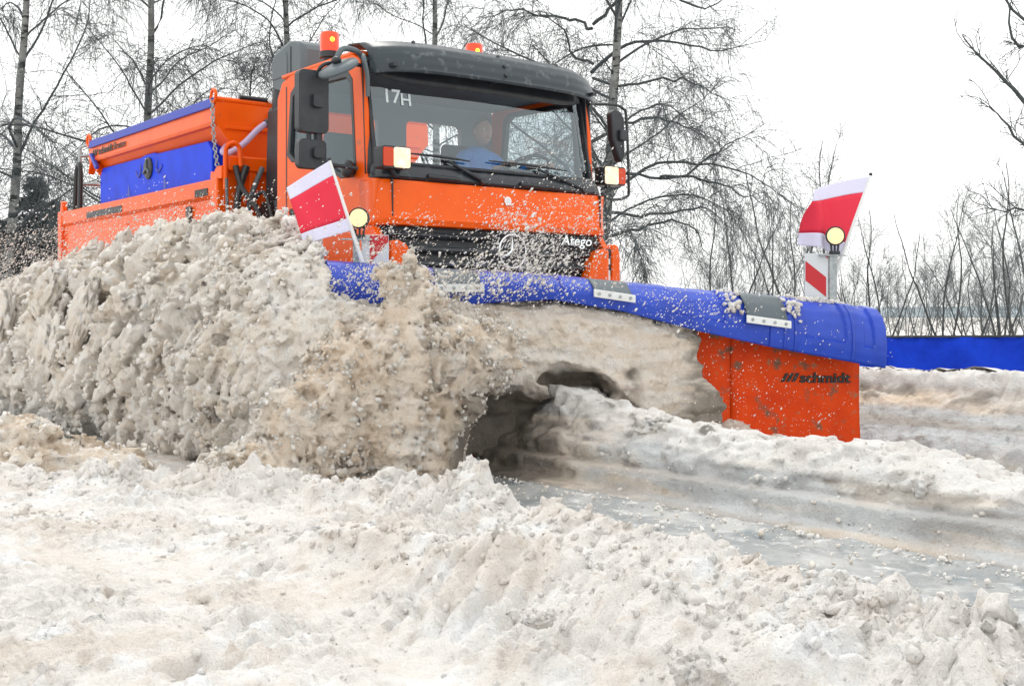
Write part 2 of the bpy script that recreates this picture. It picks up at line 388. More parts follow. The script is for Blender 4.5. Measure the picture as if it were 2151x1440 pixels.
# wide base: snow-covered land to the horizon (below all detailed patches)
def base_h(X, Y):
    d = np.hypot(X, Y)
    h = -0.06 + 0 * X
    h = np.where(Y > 3.2, h - 0.55 * sstep(3.2, 9, Y), h)
    return h + 0.5 * sstep(25, 60, d) * fbm(X, Y, 0 * X, 0.02, 3) + 0
def polar_ground():
    rs = np.concatenate([np.linspace(0.0, 14, 15), np.geomspace(16, 1500, 34)]); n = 96
    A = np.linspace(0, 2 * np.pi, n, endpoint=False)
    R, AA = np.meshgrid(rs, A, indexing='ij'); X = R * np.cos(AA) - 2; Y = R * np.sin(AA)
    Z = base_h(X, Y); V = np.stack([X, Y, Z], -1).reshape(-1, 3)
    i = np.arange(len(rs) - 1)[:, None] * n + np.arange(n)[None, :]
    j = np.arange(len(rs) - 1)[:, None] * n + (np.arange(n)[None, :] + 1) % n
    Fc = np.stack([i, i + n, j + n, j], -1).reshape(-1, 4)
    tag(link('snow_field', np_mesh('snow_field', V, Fc), M['fresh'], smooth=180), kind='structure')
polar_ground()

# road: wet asphalt sheet and the icy scraped strip on it
def road_h(X, Y): return -0.012 + 0.006 * fbm(X, Y, 0 * X, 1.5, 3) + 0 * X
hf_patch('road', -40, 14, -3.0, 3.4, 0.12, road_h, M['asphalt'], kind='structure')
def ice_h(X, Y):
    e = 0.012 + 0.012 * fbm(X * 0.5, Y * 2.4, 0 * X, 2.2, 4) + 0.012 * fbm(X, Y, 0 * X, 9, 3)
    # fallen crumbs form two faint lines along the strip; bare wheel line stays low
    e += 0.030 * np.exp(-((Y + 1.33) / 0.07) ** 2) * (0.6 + 0.8 * fbm(X, Y, 0 * X, 7, 3))
    e += 0.020 * np.exp(-((Y + 1.95) / 0.05) ** 2) * (0.5 + fbm(X, Y, 0 * X, 9, 3, seed=2))
    e += 0.012 * np.exp(-((Y + 1.5) / 0.2) ** 2) * fbm(X * 0.4, Y, 0 * X, 6, 3, seed=5)
    return e - 0.035 * np.exp(-((Y + 2.0) / 0.05) ** 2)
hf_patch('icy_road_strip', 0.4, 7.4, -2.75, -0.95, 0.016, ice_h, M['ice'], kind='structure')

# near snow field with two ploughed ridges
AF = [-2, .8, 1.5, 1.86, 2.41, 2.6, 2.95, 3.7, 4.6, 5.5, 6, 8]
AL = [-5.8, -4.06, -3.64, -3.33, -2.89, -2.62, -2.46, -2.50, -2.54, -2.63, -2.72, -2.95]
BF = [0, 1.7, 2.68, 3.55, 3.9, 4.63, 5.18, 5.71, 6.08, 8]
BL = [-5.2, -4.28, -3.80, -3.50, -3.36, -3.30, -3.28, -3.3, -3.24, -3.0]
def near_h(X, Y):
    z0 = 0 * X
    wob = 0.07 * fbm(X, Y, z0, 1.1, 3, seed=1) + 0.05 * fbm(X, Y, z0, 4.5, 3, seed=2)
    la = np.interp(X, AF, AL) + wob; lb = np.interp(X, BF, BL) + wob * 0.8
    sl = np.where(X < 2.5, 0.8, 1.0); d = (Y - la) * sl
    crest = np.interp(X, [2.5, 3.4, 4.5, 6, 7], [.195, .19, .17, .145, .13]) + 0.055 * fbm(X, Y, z0, 2.4, 3, seed=3) + 0.04 * fbm(X, Y, z0, 8, 2, seed=9)
    # camera side of the crest
    low = np.interp(X, [2, 3, 4.5, 6], [.13, .085, .035, .02])
    front = low + (crest - low) * np.exp(-(np.minimum(d, 0) / 0.20) ** 2)
    db = Y - lb
    front = front + (0.185 + 0.06 * fbm(X, Y, z0, 2.6, 3, seed=6)) * sstep(2.6, 4.0, X) * np.exp(-(np.where(db > 0, db / 0.22, db / 0.19)) ** 2)
    front += 0.05 * np.exp(-((Y - np.interp(X, [0, 3, 5, 6.5], [-5.0, -4.6, -4.45, -4.35])) / 0.22) ** 2) * (0.7 + fbm(X, Y, z0, 2.2, 3, seed=8))
    # smooth wheel trough
    tr = np.exp(-((Y - np.interp(X, [3.2, 4.7, 5.5, 7], [-3.85, -3.84, -3.86, -3.9])) / 0.17) ** 2) * sstep(3.7, 4.4, X)
    front = front - 0.045 * tr
    back = crest * (1 - sstep(0.0, 0.20, d)) - 0.06 * sstep(0.1, 0.4, d)
    # on the left the field runs on flat behind the crest (landing zone of the thrown snow)
    flat = 0.05 + (crest - 0.05) * np.exp(-(np.maximum(d, 0) / 0.15) ** 2)
    lf = 1 - sstep(1.9, 2.6, X)
    back = back * (1 - lf) + flat * lf
    h = np.where(d > 0, back, front)
    patch = 0.45 + 0.75 * sstep(-.25, .3, fbm(X, Y, z0, 1.7, 3, seed=40))
    rough = patch * (1 - 0.8 * tr) * np.where(d > 0.3, 0.45, 1.0)
    far = sstep(-.9, -.25, d) * (d < 0.5)
    h += rough * (0.030 * fbm(X, Y, z0, 5, 3, billow=True, seed=4) + (0.022 + 0.03 * far) * fbm(X, Y, z0, 15, 3, billow=True, seed=5)
                  + 0.012 * fbm(X, Y, z0, 38, 2, billow=True, seed=6)) - 0.022
    # small broken teeth along the crest, vertical scrape marks on its camera side
    h += 0.05 * np.exp(-(d / .07) ** 2) * np.maximum(0, fbm(X, Y * .3, z0, 7, 2, billow=True, seed=41))
    h += 0.020 * np.exp(-((d + .17) / .12) ** 2) * sstep(2.6, 3.2, X) * fbm(X * 1.0, Y * .12, z0, 16, 2, seed=42)
    # tread marks left by tyres, running along the lane
    tm = (1 - far) * sstep(-4.0, -4.25, Y) if False else (1 - far)
    h += 0.020 * tm * rough * np.sin((X * 1.0 + 0.55 * Y) * 52 + 3 * fbm(X, Y, z0, 3, 2)) * sstep(0.05, 0.35, fbm(X, Y, z0, 1.3, 2, seed=12))
    # a deep footprint-like hole
    for hx, hy, r, dep in ((4.42, -4.44, 0.10, 0.10), (5.15, -4.75, 0.07, 0.05), (3.0, -4.35, 0.08, 0.04)):
        h -= dep * np.exp(-(((X - hx) / (r * 0.8)) ** 2 + ((Y - hy) / r) ** 2) ** 1.5)
    return h
def near_push(X, Y, Z):
    a = 0.035
    return X + a * fbm(X, Y, Z, 9, 3, seed=21), Y + a * fbm(X, Y, Z, 9, 3, seed=22)
near, nearV = hf_patch('snow_ground', -1.5, 6.9, -5.7, -1.95, 0.0115, near_h, M['fresh'], near_push, kind='structure')

# bank on the far side of the lane
def bank_h(X, Y):
    z0 = 0 * X
    yy = Y + 0.10 * fbm(X, Y, z0, 0.8, 3, seed=1) + 0.05 * fbm(X, Y, z0, 5, 3, seed=2)
    h = -0.05 + 0.16 * sstep(1.78, 1.95, yy) + 0.10 * sstep(1.95, 2.25, yy) + 0.16 * sstep(2.22, 2.5, yy) + 0.17 * sstep(2.5, 2.66, yy)
    h -= np.interp(yy, [2.7, 4.0, 6.0, 9.0, 12.0], [0, .10, .26, .46, .66])
    h += 0.05 * np.clip(X, -4, 5) / 5 * sstep(2.6, 4, yy)
    h += sstep(1.75, 2.0, yy) * (0.03 * fbm(X, Y, z0, 4, 3, billow=True, seed=4) + 0.035 * fbm(X, Y, z0, 13, 3, billow=True, seed=5) + 0.008 * fbm(X, Y, z0, 40, 2))
    return h - 0.3 * sstep(10.0, 11.5, Y)
def bank_push(X, Y, Z): return X + 0.03 * fbm(X, Y, Z, 8, 3, seed=31), Y + 0.05 * fbm(X, Y, Z, 8, 3, seed=32)
def bank_attr(me, V):
    nz_ = fbm(V[:, 0] * .5, V[:, 1], V[:, 2] * 2, 4, 4, seed=3)
    set_attr(me, 'cap', np.maximum(sstep(.475, .50, V[:, 2] + .02 * nz_), sstep(2.66, 2.74, V[:, 1])))
    set_attr(me, 'tan', sstep(.30, .38, V[:, 2] + .05 * nz_) * sstep(.50, .44, V[:, 2] + .03 * nz_) * sstep(2.8, 2.6, V[:, 1]) * (.6 + .8 * nz_) + .25 * sstep(.1, .5, nz_) * sstep(2.7, 2.5, V[:, 1]))
    set_attr(me, 'grit_shade', .7 * sstep(.34, .40, V[:, 2]) * sstep(.49, .45, V[:, 2]) * sstep(2.8, 2.6, V[:, 1]) * sstep(-.1, .3, fbm(V[:, 0], V[:, 1], V[:, 2], 9, 3)))
hf_patch('snow_bank', -3.0, 7.0, 1.6, 4.4, 0.02, bank_h, M['grey'], bank_push, bank_attr, kind='structure')
def bank2(X, Y): return bank_h(X, Y) - 0.02 * sstep(4.6, 4.4, Y)
hf_patch('snow_plateau', -22.0, 9.0, 3.2, 11.5, 0.08, lambda X, Y: bank_h(X, Y) + 0.025, M['fresh'], kind='structure')

print('ground', time.time() - T0)

# ================================================================== SDF snow bodies
import openvdb
def sdf_mesh(grid, origin, vox):
    g = openvdb.FloatGrid(float(grid.max())); g.copyFromArray(grid)
    pts, quads = g.convertToQuads(0.0)
    return np.asarray(pts) * vox + np.array(origin), np.asarray(quads)[:, ::-1]
def axes(b0, b1, vox):
    ax = [np.arange(b0[i], b1[i], vox, dtype=np.float32) for i in range(3)]
    return np.meshgrid(*ax, indexing='ij')
def smin(a, b, k):
    h = np.clip(0.5 + 0.5 * (b - a) / k, 0, 1); return b * (1 - h) + a * h - k * h * (1 - h)
def ellipd(X, Y, Z, c, r):
    return (np.sqrt(((X - c[0]) / r[0]) ** 2 + ((Y - c[1]) / r[1]) ** 2 + ((Z - c[2]) / r[2]) ** 2) - 1) * min(r)

# plough line: s = distance from its right-hand (leading) end, n = forward normal
PA = np.array([2.36, 1.46]); PB = np.array([0.80, -2.03]); PL = float(np.linalg.norm(PB - PA)); PD = (PB - PA) / PL
PN = np.array([-PD[1], PD[0]]);  PN = PN if PN[0] > 0 else -PN
def plow_pt(s, off, z): return (PA[0] + PD[0] * s + PN[0] * off, PA[1] + PD[1] * s + PN[1] * off, z)
TOPS = ([-.2, .3, 1.2, 2.0, 2.3, 3.0, 3.84], [1.08, 1.145, 1.22, 1.285, 1.315, 1.345, 1.395])
LOWS = ([-.2, 0, .78, 1.35, 1.87, 2.37, 3.17, 3.84], [.65, .68, .82, .94, 1.07, 1.15, 1.105, 1.135])

# ---- the uncut ridge of snow the plough runs into
def make_ridge():
    vox = 0.0185; b0 = (0.55, -1.5, -0.06); b1 = (7.2, 1.15, 0.72); X, Y, Z = axes(b0, b1, vox)
    wob = 0.05 * fbm(X, Y, 0 * X, 1.3, 3, seed=1) + 0.03 * fbm(X, Y, Z, 5, 2, seed=2)
    hr = np.interp(X, [.5, 1.2, 1.5, 1.8, 2.05, 2.3, 3.0, 3.35, 4.07, 4.42, 4.57, 4.66, 5, 8], [.62, .62, .58, .51, .465, .435, .365, .35, .365, .375, .345, .275, .29, .29]).astype(np.float32)
    hr = hr + 0.025 * fbm(X, Y, 0 * X, 3.5, 3, seed=3)
    yc = -0.80 + wob
    top = Z - (hr - 0.16 * np.clip(yc - Y, 0, 1) - 0.26 * np.clip(Y - yc - 0.05, 0, 1) ** 1.0)
    # stepped face: smooth lower slab, recessed middle, lip at the foot
    yf = -1.10 + wob + np.interp(Z, [0, .04, .055, .16, .18, .25, .33, .5], [-.19, -.16, -.05, -.03, .07, .10, .18, .34]).astype(np.float32)
    face = (yf - Y) * 0.8
    back = (Y - (0.85 + wob * 2 - 0.9 * Z)) * 0.7
    d = np.maximum(np.maximum(top, face), back)
    m = np.abs(d) < 0.11
    x, y, z = X[m], Y[m], Z[m]
    nzz = 0.040 * fbm(x, y, z * 1.6, 5, 3, billow=True, seed=4) + 0.026 * fbm(x * 0.7, y, z, 16, 3, billow=True, seed=5) + 0.008 * fbm(x, y, z, 36, 2)
    f1, f2, cid = cellular(x * 7, y * 9, z * 11); nzz += 0.030 * (cid - .5) * sstep(.22, .30, z) - .05 * (cid > .93) * sstep(.5, .2, f1)
    nzz = nzz * (0.32 + 0.68 * sstep(0.15, 0.22, z))
    d[m] -= nzz
    # the plough end has scooped this end out; hollow under the rolling snow
    hx, hy = 1.86, -0.83
    sc_ = ellipd(X, Y, Z, (1.55, -0.62, 0.66), (0.34, 0.26, 0.10)); d = np.maximum(d, -sc_)
    V, Q = sdf_mesh(d, b0, vox)
    me = np_mesh('snow_ridge', V, Q); me.materials.append(M['grey'])
    nz_ = fbm(V[:, 0], V[:, 1] * 3, V[:, 2] * .6, 6, 4); n2 = fbm(V[:, 0] * .4, V[:, 1], V[:, 2] * 5, 3, 3)
    hr_ = np.interp(V[:, 0], [.5, 1.2, 1.5, 1.8, 2.05, 2.3, 3.0, 3.35, 4.07, 4.42, 4.57, 4.66, 5, 8], [.62, .62, .58, .51, .465, .435, .365, .35, .365, .375, .345, .275, .29, .29])
    set_attr(me, 'cap', np.maximum(sstep(-.10, -.045, V[:, 2] - hr_ + .03 * nz_), sstep(-.75, -.6, V[:, 1])))
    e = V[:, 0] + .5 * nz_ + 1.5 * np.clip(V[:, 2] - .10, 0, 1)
    set_attr(me, 'grit_shade', .9 * sstep(2.5, 1.9, e) * sstep(-.40, -.62, V[:, 1] + .1 * nz_) * (V[:, 2] < .5))
    set_attr(me, 'tan', .7 * sstep(2.9, 2.2, e) * (V[:, 2] < .40) + .45 * sstep(.05, .35, n2) * sstep(.31, .24, V[:, 2]))
    tag(link('snow_ridge', me, None, smooth=180), kind='structure')
    return V
ridgeV = make_ridge()
print('ridge', time.time() - T0)

# ---- the snow thrown off the plough: wall beside the truck, roll on the blade, burst in front
def make_mass_part(b0, b1, vox):
    X, Y, Z = axes(b0, b1, vox)
    H = np.interp(X, [-9.3, -8.4, -7.4, -5.0, -3.6, -2.3, -1.5, -.9, -.3, .2, .6, .95, 1.15, 1.3, 1.6, 2.0, 2.2], [.05, .75, 1.22, 1.44, 1.58, 1.64, 1.685, 1.67, 1.66, 1.61, 1.53, 1.43, 1.30, 1.02, .9, .6, .2]).astype(np.float32)
    rL = np.interp(X, [-9.3, -7, .4, 1.2, 2.0], [.30, .62, .58, .42, .25]).astype(np.float32)
    Lc = np.interp(X, [-7, .2, 1.0, 2.0], [-2.12, -2.12, -2.16, -1.95]).astype(np.float32)
    hn = H + 0.05 * fbm(X, Y, 0 * X, 1.6, 2, seed=1)
    dw = (np.sqrt(((Y - Lc) / rL) ** 2 + ((Z - hn * 0.44) / (hn * 0.56)) ** 2) - 1) * np.minimum(rL, 0.5)
    d = np.maximum(dw, X - 1.95)
    s = (X - PA[0]) * PD[0] + (Y - PA[1]) * PD[1]; n = (X - PA[0]) * PN[0] + (Y - PA[1]) * PN[1]
    # beside the deflector the wall only exists past the plough's outer end
    d = np.maximum(d, (3.88 - 5.0 * np.clip(1.14 - Z, 0, 2) - s) * 0.8 - 3.0 * (X < 0.2))
    lo = np.interp(s, LOWS[0], LOWS[1]).astype(np.float32) + 0.03
    zc = lo * 0.56; rz = lo * 0.46; rn = np.interp(s, [1.15, 1.5, 2.2, 4], [.10, .22, .34, .42]).astype(np.float32)
    dr = (np.sqrt(((n - 0.02) / rn) ** 2 + ((Z - zc) / rz) ** 2) - 1) * np.minimum(rn, 0.3)
    edge = 1.32 + 0.26 * (0.55 - np.clip(Z, 0, 1)) * -1.0 * 0 - 0.28 * sstep(0.8, 0.15, Z) + 0.10 * fbm(X, Y, Z, 5, 3, seed=8)
    dr = np.maximum(dr, (edge - s) * 0.8); dr = np.maximum(dr, (s - 3.95))
    d = smin(d, dr, 0.10)
    for c, r in (((1.38, -2.44, .30), (.33, .28, .34)), ((1.54, -2.26, .56), (.25, .24, .32)), ((1.70, -2.05, .74), (.24, .22, .24)),
                 ((1.82, -1.84, .79), (.20, .20, .17)), ((1.92, -1.64, .81), (.16, .18, .12)), ((1.74, -2.02, .57), (.15, .16, .15)),
                 ((1.73, -2.02, .93), (.10, .10, .15)), ((1.73, -2.02, 1.06), (.10, .095, .15)), ((1.72, -2.04, 1.20), (.075, .07, .10)), ((1.80, -1.95, 1.12), (.08, .07, .08)),
                 ((1.22, -2.66, .12), (.40, .36, .16)),
                 ((.30, -3.86, .10), (.55, .34, .33)), ((.62, -3.45, .08), (.40, .26, .22)), ((-.6, -4.0, .05), (.7, .35, .30))):
        d = smin(d, ellipd(X, Y, Z, c, r), 0.05 if c[2] > .9 else 0.09)
    m = np.abs(d) < 0.17
    x, y, z, dd = X[m], Y[m], Z[m], d[m]
    wall = (1 - sstep(0.1, 1.0, x)) * sstep(-3.2, -3.0, y)            # slabs only in the older part of the wall
    burst = sstep(1.05, 1.45, x) * (1 - sstep(-1.2, -0.9, y))
    roll = sstep(-1.5, -1.1, y)
    nn = 0.045 * fbm(x, y, z, 2.6, 3, billow=True, seed=4)
    # slabs: stretched cells leaning along the throw
    u = (x * 0.72 + z * 0.70); v = (-x * 0.70 + z * 0.72)
    wx = 0.25 * fbm(x, y, z, 3, 2, seed=9)
    f1, f2, cid = cellular(u * 2.7 + wx, y * 4.0 + wx, v * 7.4 + wx)
    crack = sstep(0.16, 0.0, f2 - f1)
    nn += wall * (0.11 * (cid - 0.55) - 0.02 * (0.6 - f1) - 0.10 * crack)
    # fine crumbly cells elsewhere
    f1, f2, cid = cellular(u * 6.5 + wx * 2, y * 8, v * 13 + wx)
    crack = sstep(0.14, 0.0, f2 - f1)
    mid = sstep(-1.2, 0.2, x) * (1 - burst) * (1 - roll)
    nn += (0.35 * wall + 0.9 * mid) * (0.045 * (cid - 0.5) - 0.06 * crack)
    nn += burst * (0.055 * fbm(x, y, z, 8, 3, billow=True, seed=11) + 0.045 * fbm(x, y, z, 19, 3, billow=True, seed=12) + 0.016 * fbm(x, y, z, 44, 1, billow=True, seed=18))
    nn += (1 - roll) * (0.024 * fbm(x, y, z, 24, 2, billow=True, seed=13) + 0.012 * fbm(x, y, z, 46, 1, seed=19)) + wall * 0.020 * fbm(x, y, z, 20, 2, billow=True, seed=29)
    # smooth sheared snow on the blade, streaked along the movement
    ss = s[m]; nn = nn * (1 - roll * 0.55) + roll * (0.034 * fbm(ss * 0.5, n[m] * 2, z * 2.2, 8, 3, seed=14) + 0.020 * fbm(ss * .6, y, z, 22, 3, billow=True, seed=15))
    # deep gaps torn in the lower middle of the wall
    pit = sstep(0.18, 0.42, fbm(x, y, z, 3.4, 3, seed=17)) * sstep(1.25, 0.9, z) * sstep(0.12, 0.3, z) * (1 - burst) * (1 - roll)
    nn -= 0.13 * pit
    d[m] = dd - nn + .022 + .022 * burst + .02 * sstep(.8, 1.2, x) * sstep(1.0, 1.2, z)
    # hollow below the roll, over the ridge
    sn = s + 0 * n; cz = np.interp(sn, [1.8, 1.95, 2.15, 2.5], [.50, .57, .625, .65]).astype(np.float32)
    cave = (np.sqrt(((sn - 2.16) / .33) ** 2 + ((n - .40) / .31) ** 2 + ((Z - cz + .045) / .13) ** 2) - 1) * .07 + 0.045 * fbm(X, Y, Z, 6, 4)
    cave2 = ellipd(X, Y, Z, (2.36, -1.50, 0.12), (0.56, 0.58, 0.50)) + 0.06 * fbm(X, Y, Z, 8, 4)
    cave2 = np.maximum(cave2, np.where(s < 4.0, .12 - n, -1.0))
    d = np.maximum(d, -cave); d = np.maximum(d, -cave2)
    d = np.maximum(d, np.where(X < 0.3, Y + 1.34, -1.0))   # stays clear of the truck side
    under = (np.sqrt(((s - 2.55) / 1.0) ** 2 + ((n - .36) / .33) ** 2 + ((Z - .12) / .41) ** 2) - 1) * .33 + .06 * fbm(X, Y, Z, 7, 4)
    under = np.maximum(under, .10 - n)
    d = np.maximum(d, -under)   # nothing hangs below the roll over the uncut ridge
    return sdf_mesh(d, b0, vox)
def make_mass():
    A_ = make_mass_part((.20, -3.3, -.06), (2.9, .75, 1.80), .0165)
    B_ = make_mass_part((-9.4, -4.6, -.06), (.235, -1.25, 1.84), .0235)
    C2 = make_mass_part((.20, -4.6, -.06), (1.6, -3.26, .6), .0235)
    V = np.concatenate([A_[0], B_[0], C2[0]]); Q = np.concatenate([A_[1], B_[1] + len(A_[0]), C2[1] + len(A_[0]) + len(B_[0])])
    me = np_mesh('thrown_snow', V, Q); me.materials.append(M['slush'])
    c = V; cs = (c[:, 0] - PA[0]) * PD[0] + (c[:, 1] - PA[1]) * PD[1]; cn = (c[:, 0] - PA[0]) * PN[0] + (c[:, 1] - PA[1]) * PN[1]
    n1 = fbm(c[:, 0], c[:, 1], c[:, 2], 4, 3); n2 = fbm(c[:, 0], c[:, 1], c[:, 2], 11, 3); n3 = fbm(cs * .5, cn, c[:, 2] * 2.5, 9, 3)
    inroll = sstep(-1.5, -1.1, c[:, 1])
    bt = sstep(1.15, 1.55, c[:, 0] + .35 * n1) * (1 - inroll) * sstep(-.5, .3, n2 + .2)
    bt = np.maximum(bt, sstep(-3.0, -3.25, c[:, 1]) * sstep(-.4, .4, n2 + .15))
    bt = np.maximum(bt, inroll * (.40 + .8 * n3))
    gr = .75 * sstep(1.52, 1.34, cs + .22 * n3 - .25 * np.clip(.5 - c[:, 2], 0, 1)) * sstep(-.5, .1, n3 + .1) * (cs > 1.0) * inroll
    gr = np.maximum(gr, .95 * sstep(2.62, 2.5, cs) * sstep(1.74, 1.84, cs) * sstep(.34, .24, cn + .08 * n2) * sstep(.40, .46, c[:, 2]) * sstep(.74, .66, c[:, 2]))  # shade inside the cave, painted as a dark colour
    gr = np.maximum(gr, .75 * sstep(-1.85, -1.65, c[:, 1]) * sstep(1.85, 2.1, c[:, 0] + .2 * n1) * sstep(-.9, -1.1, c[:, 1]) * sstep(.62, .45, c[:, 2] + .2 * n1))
    gr = np.maximum(gr, .85 * sstep(.66, .50, c[:, 2] + .1 * n1) * sstep(-1.95, -1.72, c[:, 1] + .1 * n2) * sstep(1.1, 1.3, c[:, 0]) * sstep(2.3, 2.5, cs))  # hollow beside the ridge painted dark to stand for its shade
    set_attr(me, 'tan', bt); set_attr(me, 'grit_shade', gr)
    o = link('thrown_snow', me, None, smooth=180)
    tag(o, 'great wall of tan slush thrown up between the plough and the camera side of the truck', 'snow', kind='stuff')
    nv = np.zeros(len(V) * 3, np.float32); me.vertices.foreach_get("normal", nv)
    return V, nv.reshape(-1, 3)
massV, massN = make_mass()
print('mass', len(massV), time.time() - T0)

# ---- crumbs and clods
def ico(sub):
    if sub == 0:
        return (np.array([(1, 0, 0), (-1, 0, 0), (0, 1, 0), (0, -1, 0), (0, 0, 1), (0, 0, -1)], np.float32),
                np.array([(0, 2, 4), (2, 1, 4), (1, 3, 4), (3, 0, 4), (2, 0, 5), (1, 2, 5), (3, 1, 5), (0, 3, 5)], np.int32))
    bm = bmesh.new(); bmesh.ops.create_icosphere(bm, subdivisions=sub, radius=1.0)
    V = np.array([v.co[:] for v in bm.verts], np.float32); Fc = np.array([[v.index for v in f.verts] for f in bm.faces], np.int32); bm.free(); return V, Fc
def rot_rand(n):
    q = rng.normal(size=(n, 4)); q /= np.linalg.norm(q, axis=1)[:, None]; a, b, c, d = q.T
    return np.stack([np.stack([1 - 2 * (c * c + d * d), 2 * (b * c - a * d), 2 * (b * d + a * c)], -1),
                     np.stack([2 * (b * c + a * d), 1 - 2 * (b * b + d * d), 2 * (c * d - a * b)], -1),
                     np.stack([2 * (b * d - a * c), 2 * (c * d + a * b), 1 - 2 * (b * b + c * c)], -1)], -2)
def clods(name, P, R, sub, m, label, cat='snow', stretch=0.35, vel=None, velk=1.0, **k):
    V, Fc = ico(sub); n = len(P)
    sc3 = R[:, None] * (1 + stretch * rng.uniform(-1, 1, (n, 3)))
    W = V[None] * sc3[:, None, :] * (1 + (0.16 if sub > 1 else 0.38) * rng.uniform(-1, 1, (n, len(V), 1)))
    if sub > 1:
        q = V[None] * 2.6 + rng.uniform(0, 50, (n, 1, 3)); W = W * (1 + 1.3 * (vnoise(q[..., 0], q[..., 1], q[..., 2]) - 0.5))[..., None]
    W = np.einsum('nij,nvj->nvi', rot_rand(n), W)
    if vel is not None:
        vv = np.array(vel) / np.linalg.norm(vel); W += (W @ vv)[..., None] * vv * velk
    W = W + P[:, None, :]
    I = Fc[None] + (np.arange(n) * len(V))[:, None, None]
    o = link(name, np_mesh(name, W.reshape(-1, 3), I.reshape(-1, 3)), m, smooth=180)
    return tag(o, label, cat, kind='stuff', **k)

camv = np.array(CAM)
def facing(V, N): return np.einsum('ij,ij->i', N, camv - V) > 0
# crumbs sitting on the thrown snow
ok = facing(massV, massN) & (massV[:, 0] > -5) & (massV[:, 2] > 0.05)
idx = np.flatnonzero(ok)
wgt = np.where(massV[idx, 1] > -1.35, 0.35, 1.0); wgt /= wgt.sum()
pk = rng.choice(idx, 38000, p=wgt, replace=False)
R = np.minimum(0.004 + rng.exponential(0.0050, len(pk)), 0.028)
clods('slush_crumbs', massV[pk] + massN[pk] * (R * 0.25)[:, None], R, 0, M['clod'], 'small pale crumbs of slush covering the wall of thrown snow')
pc = idx[(massV[idx, 0] < 1.25) & (massV[idx, 0] > -4.5)]; pk = rng.choice(pc, 8500, replace=False)
R = 0.009 + rng.random(len(pk)) ** 2 * 0.022; kp = fbm(massV[pk, 0], massV[pk, 1], massV[pk, 2], 2.2, 3) > -.12; pk = pk[kp]; R = R[kp]
clods('slush_grains', massV[pk] - massN[pk] * (R * 0.1)[:, None], R, 1, M['clod'], 'popcorn like grains of pale slush clustered over the snow wall', stretch=0.45)
pk = rng.choice(idx[(massV[idx, 0] < 1.2)], 300, replace=False); R = 0.018 + rng.random(len(pk)) ** 2 * .05
clods('slush_clods', massV[pk] - massN[pk] * (R * 0.25)[:, None], R, 2, M['slush'], 'fist sized clods of tan slush tumbling in the wall of thrown snow', stretch=0.5)
# shaggy fringe around the burst
bi = idx[(massV[idx, 0] > 1.2) & (massV[idx, 1] < -1.2)]
pk = rng.choice(bi, 2600); R = 0.007 + rng.random(len(pk)) ** 2 * 0.016
clods('burst_grains', massV[pk] + massN[pk] * (R * 0.2)[:, None], R, 1, M['slush'], 'grains of tan slush crowding the surface of the burst before the blade', stretch=0.5)
pk = rng.choice(bi, 15000); R = 0.0035 + rng.exponential(0.0036, len(pk)); R = np.minimum(R, 0.015)
clods('burst_spray', massV[pk] + massN[pk] * (np.abs(rng.normal(0, 0.028, len(pk))))[:, None] + rng.normal(0, 0.010, (len(pk), 3)), R, 0, M['slush'], 'brown slush spray bursting up in front of the plough blade')
# spray fringe above the wall
ti = np.flatnonzero((massN[:, 2] > 0.4) & (massV[:, 0] < 1.1) & (massV[:, 2] > 1.0))
pk = rng.choice(ti, 4500); R = 0.003 + rng.exponential(0.003, len(pk))
clods('crest_spray', massV[pk] + np.abs(rng.normal(0, 1, (len(pk), 1))) * np.array([-0.02, 0, 0.035]) + rng.normal(0, 0.02, (len(pk), 3)), np.minimum(R, .02), 0, M['clod'],
      'fine spray of snow flying off the crest of the snow wall')
print('clods', time.time() - T0)
# free flying flakes: in front of the grille and deflector, over the leading blade, behind the truck
def cloud(c, r, n, rmin, rexp):
    kc = max(4, n // 14); C0 = rng.normal(0, 1, (kc, 3)) * np.array(r) + np.array(c)
    P = C0[rng.integers(0, kc, n)] + rng.normal(0, 1, (n, 3)) * np.array(r) * .22
    lo_ = rng.random(n) < .35; P[lo_] = rng.normal(0, 1, (lo_.sum(), 3)) * np.array(r) * 1.1 + np.array(c); return P, np.minimum(rmin * .55 + rng.exponential(rexp * .36, n), 0.0095)
VEL = np.array([0.42, 0.55, 0.72])
def spray(name, clouds, label, m='clod'):
    P = []; R = []
    for c in clouds:
        c = (c[0], c[1], int(c[2] * 3.0), c[3], c[4]); p, r = cloud(*c); P.append(p); R.append(r)
    P = np.concatenate(P); R = np.concatenate(R)
    clods(name, P, R, 0, M[m], label, vel=VEL, velk=1.0)
def pp(s, off, z): return plow_pt(s, off, z)
spray('flying_flakes', [(pp(2.65, .30, 1.30), (.17, .20, .10), 420, .004, .006), (pp(2.6, .25, 1.52), (.16, .14, .15), 420, .0035, .0045),
                        (pp(2.3, .25, 1.55), (.20, .22, .16), 420, .003, .004), (pp(3.05, .30, 1.22), (.20, .22, .08), 360, .004, .006),
                        (pp(3.6, .33, 1.28), (.08, .13, .08), 300, .003, .004), (pp(3.4, .3, 1.5), (.2, .2, .12), 260, .003, .004),
                        (pp(2.2, .3, 1.75), (.22, .25, .2), 170, .0025, .003), (pp(1.9, .28, 1.2), (.3, .3, .06), 130, .003, .004)],
      'loose snow flakes flying up before the black radiator grille and blue deflector')
spray('blade_flakes', [(pp(1.0, .2, .45), (.26, .36, .22), 200, .0025, .003), (pp(.6, .2, .6), (.3, .4, .28), 90, .0025, .003), (pp(1.5, .3, 1.05), (.25, .3, .06), 150, .003, .004)],
      'thin scatter of snow flakes in front of the orange plough blade')
